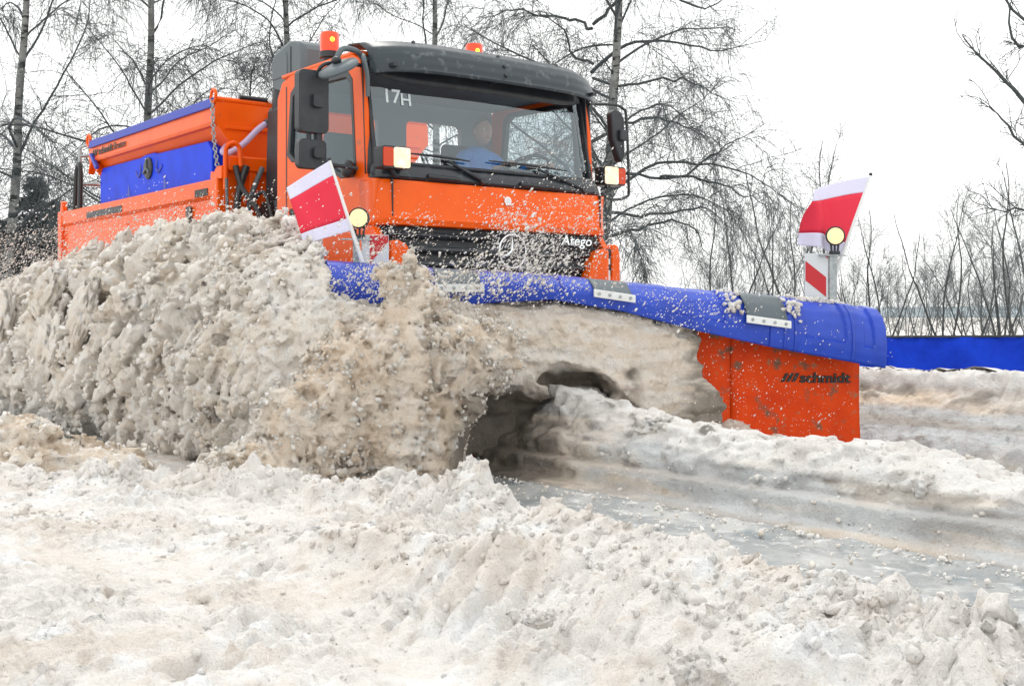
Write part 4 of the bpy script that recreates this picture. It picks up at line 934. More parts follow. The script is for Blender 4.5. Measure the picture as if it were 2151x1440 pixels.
# hoop handle and latch on the front corner post
MB().tube(cat_mull([(-2.66, -1.2, 2.20), (-2.66, -1.2, 2.5), (-2.64, -1.19, 2.60), (-2.62, -1.13, 2.63), (-2.62, -1.08, 2.58), (-2.62, -1.07, 2.42)], 5), .022, 8).build('corner_hoop', M['orange'], hb, smooth=60)
MB().prism([(-2.92, 2.32), (-2.9, 2.39), (-2.84, 2.37), (-2.78, 2.42), (-2.66, 2.42), (-2.66, 2.30)], 'xz', -1.24, -1.18).build('latch', M['orange'], hb, bevel=.008)
for P_, r_, mm in (([(-2.62, -1.12, 2.42), (-2.55, -1.08, 2.2), (-2.4, -1.0, 2.0), (-2.3, -.9, 1.6)], .028, 'hose'),
                   ([(-2.6, -1.02, 2.42), (-2.58, -1.10, 2.2), (-2.55, -1.14, 1.95), (-2.5, -1.16, 1.5)], .034, 'hose'),
                   ([(-2.6, -.86, 2.42), (-2.58, -.98, 2.15), (-2.52, -1.05, 1.9), (-2.45, -1.08, 1.5)], .026, 'rubber'),
                   ([(-2.64, -1.2, 2.3), (-2.60, -1.21, 2.0), (-2.60, -1.2, 1.5)], .016, 'rubber'),
                   ([(-2.5, -1.0, 2.1), (-2.35, -.95, 2.15), (-2.2, -.9, 1.7)], .02, 'hose')):
    MB().tube(cat_mull(P_, 6), r_, 8).build('hydraulic_hose', M[mm], truck, smooth=60)
MB().box((-2.68, -1.0, 1.45), (-2.15, 1.0, 1.75)).build('hydraulic_tank', M['black'], truck, bevel=.03)

# ================================================================== DRIVER
drv = empty('person', (-1.1, .56, 1.98), label='driver in a blue jacket seen behind the windscreen, hands on the steering wheel', cat='person')
def skin_body(name, pts, edges, radii, m, parent, root=0, sub=2):
    me = bpy.data.meshes.new(name); me.from_pydata(pts, edges, []); me.materials.append(m)
    o = bpy.data.objects.new(name, me); COL.objects.link(o)
    sk = o.modifiers.new("skin", 'SKIN'); o.modifiers.new("sub", 'SUBSURF').levels = sub; o.modifiers["sub"].render_levels = sub
    for i, r in enumerate(radii): me.skin_vertices[0].data[i].radius = r if isinstance(r, tuple) else (r, r)
    me.skin_vertices[0].data[root].use_root = True
    bpy.context.view_layer.update()
    m2 = bpy.data.meshes.new_from_object(o.evaluated_get(bpy.context.evaluated_depsgraph_get())); m2.name = name
    bpy.data.objects.remove(o); m2.shade_smooth()
    return link(name, m2, m, parent)
cy = .56
bp = [(-1.14, cy, 2.06), (-1.17, cy, 2.24), (-1.15, cy, 2.42), (-1.13, cy, 2.50), (-1.10, cy, 2.57),
      (-1.12, cy - .19, 2.46), (-.95, cy - .25, 2.24), (-.68, cy - .16, 2.31),
      (-1.12, cy + .19, 2.46), (-.95, cy + .27, 2.24), (-.66, cy + .20, 2.36),
      (-.90, cy - .10, 2.04), (-.62, cy - .14, 2.02), (-.55, cy - .14, 1.62), (-.90, cy + .10, 2.04), (-.62, cy + .14, 2.02), (-.55, cy + .14, 1.62)]
be = [(0, 1), (1, 2), (2, 3), (3, 4), (3, 5), (5, 6), (6, 7), (3, 8), (8, 9), (9, 10), (0, 11), (11, 12), (12, 13), (0, 14), (14, 15), (15, 16)]
br_ = [(.15, .12), (.15, .13), (.17, .13), .09, .06, .075, .06, .042, .075, .06, .042, .09, .07, .05, .09, .07, .05]
body = skin_body('body', bp, be, br_, M['jacket'], drv)
# head with face: ovoid, nose, ears, brow
hd = MB()
hc = Vector((-1.05, cy, 2.70))
V, Fc = ico(4); W = V * np.array([.098, .078, .125])
W[:, 0] += np.where(V[:, 2] < 0, .014 * (-V[:, 2]), 0); W[:, 1] *= 1 - .22 * np.clip(-V[:, 2], 0, 1)
W[:, 0] += .026 * np.exp(-((V[:, 1] / .16) ** 2 + ((V[:, 2] + .12) / .20) ** 2)) * (V[:, 0] > 0)
for ey in (-.38, .38): W[:, 0] -= .012 * np.exp(-(((V[:, 1] - ey) / .18) ** 2 + ((V[:, 2] - .08) / .12) ** 2)) * (V[:, 0] > 0)
W[:, 0] -= .006 * np.exp(-((V[:, 1] / .3) ** 2 + ((V[:, 2] + .5) / .05) ** 2)) * (V[:, 0] > 0)
head = link('head', np_mesh('head', W + np.array(hc), Fc), M['skin'], drv, smooth=180)
for ey in (-.030, .030): MB().ell(hc + Vector((.078, ey, .010)), (.012, .014, .009), 10, 8).build('eye', M['white'], head, smooth=60)
for ey in (-.030, .030): MB().ell(hc + Vector((.088, ey, .010)), (.004, .006, .006), 8, 6).build('pupil', M['print'], head, smooth=60)
for sg in (-1, 1): MB().ell(hc + Vector((-.01, sg * .079, -.005)), (.022, .010, .034), 10, 8).build('ear', M['skin'], head, smooth=60)
MB().ell(hc + Vector((.083, 0, -.062)), (.010, .024, .006), 10, 8).build('mouth', mat('lips', (.35, .13, .11)), head, smooth=60)
k = V[:, 2] * .9 - V[:, 0] * .55 > .12
hm = V[Fc].mean(1); fk = (hm[:, 2] * .9 - hm[:, 0] * .62) > .20
used = np.unique(Fc[fk]); mp_ = -np.ones(len(V), int); mp_[used] = np.arange(len(used))
hair = link('hair', np_mesh('hair', (W * 1.07)[used] + np.array(hc), mp_[Fc[fk]]), M['hair'], head, smooth=180)
# hands closed on the wheel
for sg, base in ((-1, Vector(bp[7])), (1, Vector(bp[10]))):
    ws_ = sw_c + u_ * (.20 * sg) + v_ * (-.09 if sg < 0 else -.10)
    pts = [tuple(base), tuple(base.lerp(ws_, .6)), tuple(ws_ + Vector((-.01, 0, .018)))]; ed = [(0, 1), (1, 2)]; rr = [.030, (.038, .022), (.040, .018)]
    pal = skin_body('hand', pts, ed, rr, M['skin'], drv, sub=1)
    for q in range(4):
        b_ = ws_ + Vector((-.005, (q - 1.5) * .019, .014)); l_ = (.036, .042, .040, .032)[q]
        MB().tube([b_, b_ + Vector((l_ * .7, 0, .004)), b_ + Vector((l_, 0, -.018)), b_ + Vector((l_ * .5, 0, -.034))], [.010, .0095, .009, .008], 8).build('finger', M['skin'], pal, smooth=60)
    b_ = ws_ + Vector((-.02, -sg * .03, .008)); MB().tube([b_, b_ + Vector((.012, -sg * .02, .004)), b_ + Vector((.034, -sg * .026, -.006))], [.012, .011, .009], 8).build('thumb', M['skin'], pal, smooth=60)

# ================================================================== SALT SPREADER on the body
spr = empty('salt_spreader', (-4.7, 0, 1.55), label='orange hopper salt spreader with blue tarpaulin, standing in the truck body', cat='spreader')
hx0, hx1 = -6.50, -2.93
for sg in (-1, 1):
    prof = [(sg * 1.16, 3.03), (sg * 1.19, 3.02), (sg * 1.20, 2.86), (sg * 1.17, 2.83), (sg * .75, 2.30), (sg * .40, 1.85), (sg * .36, 1.87), (sg * .72, 2.34), (sg * 1.13, 2.87)]
    sh = MB().prism(prof, 'yz', hx0, hx1).build('hopper_side', M['orange'], spr, bevel=.008)
    MB().prism([(sg * 1.19, 2.875), (sg * 1.215, 2.86), (sg * 1.20, 2.83), (sg * 1.17, 2.82)], 'yz', hx0 + .02, hx1 + .01).build('hopper_crease', M['orange'], sh, bevel=.004)
    MB().prism([(sg * 1.10, 3.04), (sg * 1.17, 3.10), (sg * 1.212, 3.085), (sg * 1.218, 3.0), (sg * 1.19, 3.0), (sg * 1.185, 3.05), (sg * 1.1, 3.0)], 'yz', hx0 + .03, hx1 - .03).build('tarp_edge', M['tarp'], sh, bevel=.006)
frt = [(-1.19, 3.05), (1.19, 3.05), (1.20, 2.86), (.76, 2.30), (.40, 1.85), (-.40, 1.85), (-.76, 2.30), (-1.20, 2.86)]
fr_ = MB().prism(frt, 'yz', hx1, hx1 + .03).build('hopper_front', M['orange'], spr, bevel=.006)
MB().box((hx1 + .03, -1.1, 2.80), (hx1 + .05, 1.1, 2.83)).build('hopper_crease', M['orange'], fr_, bevel=.004)
MB().tube([(hx1 + .01, -1.18, 3.075), (hx1 + .01, 1.18, 3.075)], .028, 8).build('hopper_rim', M['orange'], fr_, smooth=50)
MB().tube([(hx1 + .02, -.95, 3.115), (hx1 + .02, 1.0, 3.125)], .024, 8).build('tarp_roll', M['hose'], fr_, smooth=50)
for z_ in (2.97, 3.11): MB().ell((hx1 + .06, -.63, z_), (.02, .045, .03), 12, 8).build('knob', M['white'], fr_, smooth=60)
MB().prism(frt, 'yz', hx0 - .03, hx0).build('hopper_rear', M['orange'], spr, bevel=.006)
MB().sheet(lambda u, v: (lerp(hx0 + .03, hx1 - .03, u), lerp(-1.15, 1.15, v), 3.03 + .05 * math.sin(math.pi * v) * (.7 + .3 * math.sin(u * 20)) + .0), 30, 12).build('tarpaulin', M['tarp'], spr, solid=.006, smooth=60)
for hx_ in (hx0 - .02, hx1 + .0):
    MB().tube([(hx_ + .055 * math.cos(a), -1.20, 3.10 + .065 * math.sin(a)) for a in np.linspace(0, 2 * math.pi, 19)], .016, 6, cap=False).build('lifting_eye', M['orange'], spr, smooth=60)
MB().prism([(hx0 - .05, 2.70), (hx0 + .03, 2.92), (hx0 + .10, 2.95), (hx0 + .30, 2.72), (hx0 + .24, 2.70), (hx0 + .08, 2.86)], 'xz', -1.20, -1.12).build('rear_bracket', M['orange'], spr, bevel=.008)
MB().prism([(hx0 + .10, 2.92), (hx0 + .14, 2.93), (hx0 + .36, 2.75), (hx0 + .30, 2.73)], 'xz', -1.235, -1.20).build('tarp_strap', M['tarp'], spr)
# lettering on the hopper band
for i in range(3):
    x_ = hx0 + .12 + i * .055; MB().prism([(x_, 2.895), (x_ + .035, 2.895), (x_ + .065 + .01 * i, 2.965), (x_ + .04 + .01 * i, 2.965)], 'xz', -1.2085, -1.204).build('logo_stroke', M['print'], spr)
text_obj('maker_lettering', 'schmidt', (hx0 + .34, -1.207, 2.895), (1, 0, 0), (0, .06, 1), .115, M['print'], spr, bold=.018, width=.47)
text_obj('model_lettering', 'Stratos', (hx0 + .82, -1.207, 2.895), (1, 0, 0), (0, .06, 1), .115, M['print'], spr, shear=.25, width=.40)
# brine tank
tk = empty('brine_tank', (-4.7, -1.0, 1.6), label='bright blue plastic brine tank between the orange body side and the hopper', cat='tank')
tf = [(-6.28, 2.0), (-6.28, 2.66), (-6.22, 2.735), (-3.16, 2.70), (-3.10, 2.64), (-3.08, 2.0)]
groove_shade_x = [-5.33, -4.28]
tank = MB().prism([(-6.28, 1.56), (-6.28, 2.66), (-6.20, 2.745), (-4.95, 2.74), (-4.86, 2.755), (-4.60, 2.755), (-4.50, 2.735), (-3.20, 2.715), (-3.09, 2.62), (-3.09, 1.56)], 'xz', -1.145, -.93).build('tank_shell', M['bluetank'], tk, bevel=.045)
for gx in groove_shade_x:
    MB().prism([(gx - .045, 1.9), (gx - .035, 2.40), (gx, 2.50), (gx + .035, 2.40), (gx + .045, 1.9)], 'xz', -1.148, -1.1445).build('groove_shade', M['tarp'], tank)  # flat darker blue strip painting the shade of a groove, no recess modelled
cp = MB().lathe([(.10, .03), (.115, .02), (.12, -.02)], (-4.73, -1.14, 2.60), (0, -1, 0), 20).build('filler_cap', M['black'], tank, smooth=40)
for a in (90, 210, 330):
    MB().obox((-4.73 + .05 * math.cos(rad(a)), -1.178, 2.60 + .05 * math.sin(rad(a))), (.045 * math.cos(rad(a)), 0, .045 * math.sin(rad(a))), (-.012 * math.sin(rad(a)), 0, .012 * math.cos(rad(a))), (0, .008, 0)).build('cap_rib', M['rubber'], cp)
for sg in (-1, 1):
    MB().tube(cat_mull([(-4.73 + sg * .24, -1.135, 2.66), (-4.73 + sg * .23, -1.140, 2.58), (-4.73 + sg * .29, -1.140, 2.54), (-4.73 + sg * .38, -1.135, 2.60)], 4), .022, 6).build('tank_handle', M['tarp'], tank, smooth=60)
# pale brine hose and chain
MB().tube(cat_mull([(-3.05, -1.0, 2.68), (-2.9, -1.12, 2.58), (-2.82, -1.08, 2.57), (-2.78, -.96, 2.66), (-2.78, -.80, 2.82), (-2.76, -.66, 2.90), (-2.7, -.45, 2.92), (-2.7, -.2, 2.93)], 6), .030, 10).build('brine_hose', M['lilac'], spr, smooth=60)
MB().tube([(-2.775, -.74, 2.862), (-2.77, -.69, 2.89)], .042, 10).build('hose_clip', M['hose'], spr, smooth=50)
ch = empty('chain', (-2.8, -1.2, 2.4), label='galvanised chain hanging from the front hopper corner to the body side', cat='chain')
c0, c1 = Vector((-2.91, -1.22, 3.06)), Vector((-2.76, -1.235, 2.42)); nl = 17
lk = None
for i in range(nl):
    t = (i + .5) / nl; p = c0.lerp(c1, t) + Vector((-.03 * math.sin(math.pi * t), 0, 0)); L_ = (c1 - c0).length / nl * .82; dz = (c1 - c0).normalized()
    sd3 = Vector((1, 0, 0)) if i % 2 else Vector((0, 1, 0)); sd3 = (sd3 - dz * sd3.dot(dz)).normalized()
    pts = [p + dz * (L_ * .62 * math.cos(a)) + sd3 * (.018 * math.sin(a)) for a in np.linspace(0, 2 * math.pi, 11)]
    MB().tube(pts, .007, 5, cap=False).build('chain_link', M['steel'], ch, smooth=60)
# ladder at the rear end
ld = empty('ladder', (-6.9, -1.0, 1.6), label='grey ladder with black hoop rails at the rear end of the hopper', cat='ladder')
for y_ in (-1.18, -.8): MB().tube([(-6.90, y_, 1.6), (-6.90, y_, 3.06)], .022, 8).build('ladder_rail', M['steel'], ld, smooth=50)
MB().tube([(-6.90, -1.18, 3.06), (-6.52, -1.18, 3.06)], .018, 8).build('ladder_brace', M['steel'], ld, smooth=50)
for z_ in (2.35, 2.68, 2.72 + .3): MB().tube([(-6.90, -1.18, z_ - .06), (-6.90, -.8, z_ - .06)], .016, 8).tube([(-6.9, -1.18, z_ - .06), (-6.25, -1.15, z_ - .10)], .012, 6).build('rung', M['steel'], ld, smooth=50)
MB().tube(cat_mull([(-7.05, -1.2, 2.25), (-6.98, -1.2, 2.7), (-6.93, -1.2, 2.83), (-6.86, -1.2, 2.85), (-6.82, -1.2, 2.75), (-6.84, -1.2, 2.28)], 5), .030, 8).build('hoop_rail', M['hose'], ld, smooth=60)
print('truck', time.time() - T0)

# ================================================================== PLOUGH
pw = empty('snow_plow', (1.7, 0, 0), label='orange plough blade with blue rubber deflector mounted on the front of the truck', cat='plough')
def mold(u, v):
    s = u * PL; top = np.interp(s, TOPS[0], TOPS[1]) - .05; z = lerp(.03, top, v)
    off = -.03 + .05 * ((v - .45) / .55) ** 2
    return plow_pt(s, off, z)
for a0, a1 in ((0, .262), (.2635, .52), (.5215, .78), (.7815, 1.0)):
    MB().sheet(lambda u, v, a0=a0, a1=a1: mold(lerp(a0, a1, u), v), 16, 18).build('blade_section', M['orange_plow'], pw, solid=.016, smooth=60)
    MB().sheet(lambda u, v, a0=a0, a1=a1: plow_pt(lerp(a0, a1, u) * PL, .045 + .02 * v, lerp(.0, .10, 1 - v)), 8, 2).build('cutting_edge', M['steel'], pw, solid=.02)
for s_ in (.02, 1.0, 2.0, 2.98, 3.80):
    b = MB(); ring_ = []
    for v in np.linspace(0, 1, 8): p = np.array(mold(s_ / PL, v)); ring_.append(p)
    for dl in (-.008, .008):
        for p in ring_: b.v.append(tuple(p + np.array([PD[0], PD[1], 0]) * dl - np.array([PN[0], PN[1], 0]) * .012))
        for j, p in enumerate(ring_): q = np.array(plow_pt(s_, -.22, p[2])); b.v.append(tuple(q + np.array([PD[0], PD[1], 0]) * dl))
    for j in range(7):
        b.f += [(j, j + 1, j + 9, j + 8), (16 + j, 24 + j, 25 + j, 17 + j), (8 + j, 9 + j, 25 + j, 24 + j)]
    b.build('blade_rib', M['orange_plow'], pw)
for z_ in (.3, .75): MB().tube([plow_pt(.02, -.2, z_), plow_pt(3.8, -.2, z_)], .05, 8).build('cross_tube', M['orange_plow'], pw, smooth=50)
for y_ in (-.4, .4): MB().tube([(-.1, y_, .62), plow_pt(1.6 - y_ * .9, -.22, .40)], .05, 8).build('push_arm', M['black'], pw, smooth=50)
MB().box((.03, -.55, .45), (.12, .55, 1.0)).build('mounting_plate', M['black'], pw, bevel=.02)
# blade seam line and lettering
text_obj('maker_lettering', 'schmidt', plow_pt(.475, -.014, .565), (-PD[0], -PD[1], -.02), (0, 0, 1), .10, M['print'], pw, bold=.028, width=.40, depth=.004)
for i in range(3):
    s_ = .62 - i * .042; q4 = ((s_, .570), (s_ - .026, .570), (s_ - .062, .630), (s_ - .036, .630))
    MB().add([plow_pt(a, -.012, b) for a, b in q4] + [plow_pt(a, -.030, b) for a, b in q4],
             [(0, 1, 2, 3), (7, 6, 5, 4), (0, 4, 5, 1), (1, 5, 6, 2), (2, 6, 7, 3), (3, 7, 4, 0)]).build('logo_stroke', M['print'], pw)
# deflector panels
def defl(s, v, out=0.0, rec=()):
    T = np.interp(s, TOPS[0], TOPS[1]); B = np.interp(s, LOWS[0], LOWS[1]); h = T - B
    offs = [-.17, -.11, -.01, .09, .165, .205, .22, .215, .20]; zz = [T - .10, T - .025, T, T - .018, T - min(.075, h * .3), T - min(.15, h * .45), T - h * .62, T - h * .82, B]
    k = v * 8; i = min(int(k), 7); q = k - i
    off = lerp(offs[i], offs[i + 1], q) + out; z = lerp(zz[i], zz[i + 1], q)
    for r0, r1 in rec:
        if r0 < s < r1 and .22 < v < .80: off -= .016; z -= .012
    return plow_pt(s, off, z)
panels = ((-.07, .82, .012, ((.02, .10), (.24, .56))), (.72, 1.90, .0, ((1.15, 1.52),)), (1.86, 2.96, .006, ((2.3, 2.34),)), (2.92, 3.84, .0, ()))
for s0, s1, out, rec in panels:
    nu = int((s1 - s0) / .012)
    MB().sheet(lambda u, v: defl(lerp(s0, s1, u), v, out, rec), nu, 32).build('deflector_panel', M['blue'], pw, solid=.014, smooth=40)
for r_ in (.18, .62, .70):
    MB().sheet(lambda u, v: defl(r_ + .02 * u, v, .020), 2, 24).build('deflector_rib', M['blue'], pw, solid=.012, smooth=40)
# rubber straps with clamp plates
for s0, s1, zd in ((.70, 1.0, .20), (1.83, 2.09, .13), (2.86, 3.15, .09)):
    T = np.interp((s0 + s1) / 2, TOPS[0], TOPS[1])
    def strap(u, v):
        s = lerp(s0, s1, u); p = np.array(defl(s, v * .70, .034)); return tuple(p)
    st = MB().sheet(strap, 6, 20).build('rubber_strap', M['rubber'], pw, solid=.012, smooth=60)
    p0 = np.array(defl(s0 - .015, .70, .058)); p1 = np.array(defl(s1 + .015, .70, .058))
    c_ = (p0 + p1) / 2; ax = (p1 - p0) / 2
    clp = MB().obox(c_, ax, (PN[0] * .008, PN[1] * .008, 0), (0, 0, .026)).build('clamp_plate', M['white'], st, bevel=.004)
    for q in (-.75, -.25, .25, .75):
        MB().lathe([(.010, .007), (.012, 0)], c_ + ax * q + np.array([PN[0], PN[1], 0]) * .008, (PN[0], PN[1], 0), 8).build('bolt', M['steel'], clp)
# marker boards, lamps and flag poles
def slab2(p00, p10, p11, p01, nrm, th):
    n_ = Vector(nrm) * th; a = [Vector(p) for p in (p00, p10, p11, p01)]
    return MB().add(a + [p - n_ for p in a], [(0, 1, 2, 3), (7, 6, 5, 4), (0, 4, 5, 1), (1, 5, 6, 2), (2, 6, 7, 3), (3, 7, 4, 0)])
nF = (PN[0], PN[1], 0)
def board(s0, s1, off, z0, z1, stripes):
    def P(u, v): return plow_pt(lerp(s0, s1, u), off, lerp(z0, z1, v))
    bo = slab2(P(0, 0), P(1, 0), P(1, 1), P(0, 1), nF, .012).build('warning_board', M['board'], pw, bevel=.002)
    for poly in stripes:
        a = [Vector(plow_pt(lerp(s0, s1, u), off + .003, lerp(z0, z1, v))) for u, v in poly]
        n_ = Vector(nF) * .002; k = len(a)
        MB().add(a + [p - n_ for p in a], [tuple(range(k)), tuple(range(2 * k - 1, k - 1, -1))] + [(i, (i + 1) % k, (i + 1) % k + k, i + k) for i in range(k)]).build('red_stripe', M['red'], bo)
board(.41, .225, -.06, 1.10, 1.49, [[(.02, .50), (.02, .86), (.90, .56), (.90, .20)], [(.82, .985), (.97, .985), (.97, .90)]])
MB().obox(plow_pt(.190, -.06, 1.27), (PD[0] * .030, PD[1] * .030, 0), (PN[0] * .012, PN[1] * .012, 0), (0, 0, .225)).build('marker_post', M['steel'], pw, bevel=.003)
board(3.60, 3.42, -.06, 1.30, 1.575, [[(.30, .30), (.30, .98), (.98, .98), (.98, .84)]])
MB().obox(plow_pt(3.635, -.06, 1.40), (PD[0] * .022, PD[1] * .022, 0), (PN[0] * .012, PN[1] * .012, 0), (0, 0, .17)).build('marker_post', M['steel'], pw, bevel=.003)
def marker_lamp(s, off, z):
    c = Vector(plow_pt(s, off, z)); tocam = Vector((.80, -.55, 0)).normalized(); tocam = Vector((nF[0] * .8, nF[1] * .8 - .35, 0)).normalized()
    ho = MB().lathe([(.040, -.05), (.060, -.03), (.070, .015), (.070, .03), (.062, .034)], c, tocam, 28).build('marker_lamp', M['black'], pw, smooth=40)
    MB().lathe([(.060, .030), (.058, .036), (.030, .044), (.01, .046)], c, tocam, 28).build('lamp_lens', M['lamp'], ho, smooth=50)
    for q in (-.03, 0, .03): MB().tube([c + Vector((PD[0] * q, PD[1] * q, -.055)), c + Vector((PD[0] * q * .8, PD[1] * q * .8, -.115))], .008, 6).build('lamp_foot', M['black'], ho)
    MB().obox(c + Vector((0, 0, -.12)), (PD[0] * .035, PD[1] * .035, 0), (PN[0] * .02, PN[1] * .02, 0), (0, 0, .012)).build('lamp_clamp', M['black'], ho, bevel=.003)
    MB().obox(c + Vector((PD[0] * .02, PD[1] * .02, -.138)), (PD[0] * .10, PD[1] * .10, 0), (PN[0] * .015, PN[1] * .015, 0), (0, 0, .005)).build('lamp_bracket', M['steel'], ho)
marker_lamp(.185, -.04, 1.615); marker_lamp(3.615, -.04, 1.68)
def flag(base, tip, d0, tl, bl, name_lab, ripple, seed):
    po = MB().tube([base, base.lerp(tip, .35), tip], [.016, .013, .009], 10).build('flag_pole', M['white'], pw, smooth=50)
    MB().ell(tip, (.014, .014, .014), 10, 8).build('pole_cap', M['black'], po, smooth=60)
    top = base.lerp(tip, .985); bot = base.lerp(tip, d0)
    for v0, v1, mm, nm in ((0, .20, 'flagwhite', 'white_flag_band'), (.20, .82, 'flagred', 'red_flag_band'), (.82, 1.0, 'flagwhite', 'white_flag_band')):
        def fn(u, v, v0=v0, v1=v1):
            vv = lerp(v0, v1, v); a = top.lerp(bot, vv); e = tl.lerp(bl, vv)
            p = a.lerp(e, u); rp = ripple * u * math.sin(u * 6.5 + vv * 3.2 + seed) + .4 * ripple * u * math.sin(u * 13 + vv * 5 + seed)
            return p + Vector(nF) * rp + Vector((0, 0, 1)) * (.3 * ripple * u * math.sin(vv * 7 + seed + u * 3))
        MB().sheet(fn, 24, 10).build(nm, M[mm], po, solid=.003, smooth=60)
flag(Vector(plow_pt(.20, -.10, 1.20)), Vector(plow_pt(-.15, -.12, 2.08)), .30, Vector(plow_pt(.31, -.22, 1.965)), Vector(plow_pt(.36, -.20, 1.59)), '', .075, 1.0)
flag(Vector(plow_pt(3.60, -.02, 1.39)), Vector(plow_pt(3.815, -.02, 2.06)), .31, Vector(plow_pt(4.09, .0, 1.865)), Vector(plow_pt(3.98, .02, 1.50)), '', .018, 0.3)
# snow clinging beside the straps
pk = []
for s_ in (.60, .66, 1.06, 1.10, 3.2):
    for _ in range(26): pk.append(np.array(defl(s_ + random.gauss(0, .025), random.uniform(.18, .62), .03)) + rng.normal(0, .012, 3))
for _ in range(120): pk.append(np.array(defl(random.uniform(.15, .6), random.uniform(.18, .3), .02)) + rng.normal(0, .006, 3))
pk = np.array(pk); oo = clods('clinging_snow', pk, rng.uniform(.008, .022, len(pk)), 1, M['fresh'], 'white snow clinging to the blue deflector beside the rubber straps')
print('plough', time.time() - T0)

# ================================================================== BARRIER
bn = empty('barrier', (-2, 18, -.4), label='long bright blue fabric barrier beyond the snow bank on the right', cat='barrier')
CR = np.array([0.609, 0.793]); CV = np.array([-0.793, 0.609])
def wpt(X, Y, z): p = np.array(CAM[:2]) + CR * X + CV * Y; return (float(p[0]), float(p[1]), z)
def ban(u, v):
    X = lerp(3.5, 14.0, u); Y = lerp(20.6, 16.5, u) + .06 * math.sin(u * 60 + 2 * v) + .02 * math.sin(u * 130 + v * 3)
    return wpt(X, Y, lerp(-.50, .60 + .24 * u + .012 * math.sin(u * 9), v))
MB().sheet(ban, 150, 8).build('fabric', M['banner'], bn, solid=.004, smooth=60)
MB().tube([np.array(ban(t, 1)) + np.array([0, 0, .012]) for t in np.linspace(0, 1, 24)], .02, 6).build('top_seam', M['black'], bn, smooth=60)
for t in np.linspace(.0, 1, 6): p = Vector(ban(t, 0)); q_ = Vector((CV[0], CV[1], 0)) * .14; MB().tube([p + q_ + Vector((0, 0, -.1)), p + q_ + Vector((0, 0, 1.08))], .02, 8).build('support_post', M['steel'], bn, smooth=50)
tag(MB().tube([wpt(4.25, 14.2, -.3), wpt(4.25, 14.2, .40)], .03, 10).build('marker_stake', M['white'], None, smooth=50), 'short white stake in the snow just behind the right end of the plough', 'stake')

# ================================================================== TREES
def grow(S, D, Ln, K, wig, grav, r):
    """S,D (N,3); Ln (N,) -> (N,K+1,3)"""
    N = len(S); P = np.zeros((N, K + 1, 3)); P[:, 0] = S; d = D / np.linalg.norm(D, axis=1)[:, None]
    st = (Ln / K)[:, None]
    for k in range(K):
        d = d + r.normal(0, wig, (N, 3)); d[:, 2] -= grav * (1 if np.isscalar(grav) else 1)
        d /= np.linalg.norm(d, axis=1)[:, None]; P[:, k + 1] = P[:, k] + d * st
    return P
def tubes(P, R, n):
    """P (N,K,3), R (N,K) -> verts, quads"""
    N, K, _ = P.shape; T = np.gradient(P, axis=1); T /= np.linalg.norm(T, axis=2)[..., None] + 1e-9
    up = np.array([.31, .17, .93]); U = np.cross(T, up); U /= np.linalg.norm(U, axis=2)[..., None] + 1e-9; Wv = np.cross(T, U)
    a = np.arange(n) * 2 * np.pi / n
    V = P[:, :, None, :] + R[..., None, None] * (U[:, :, None, :] * np.cos(a)[:, None] + Wv[:, :, None, :] * np.sin(a)[:, None])
    b = (np.arange(N)[:, None, None] * K + np.arange(K - 1)[None, :, None]) * n; k = np.arange(n)[None, None, :]; k2 = (k + 1) % n
    Q = np.stack([b + k, b + k2, b + n + k2, b + n + k], -1).reshape(-1, 4)
    return V.reshape(-1, 3), Q
def merge(L_):
    Vs = []; Qs = []; o = 0
    for V, Q in L_: Vs.append(V); Qs.append(Q + o); o += len(V)
    return np.concatenate(Vs), np.concatenate(Qs)
def samp(P, t):
    K = P.shape[1] - 1; x = np.clip(t * K, 0, K - 1e-4); i = x.astype(int); f = (x - i)[:, None]; r = np.arange(len(P))
    return P[r, i] * (1 - f) + P[r, i + 1] * f, P[r, i + 1] - P[r, i]
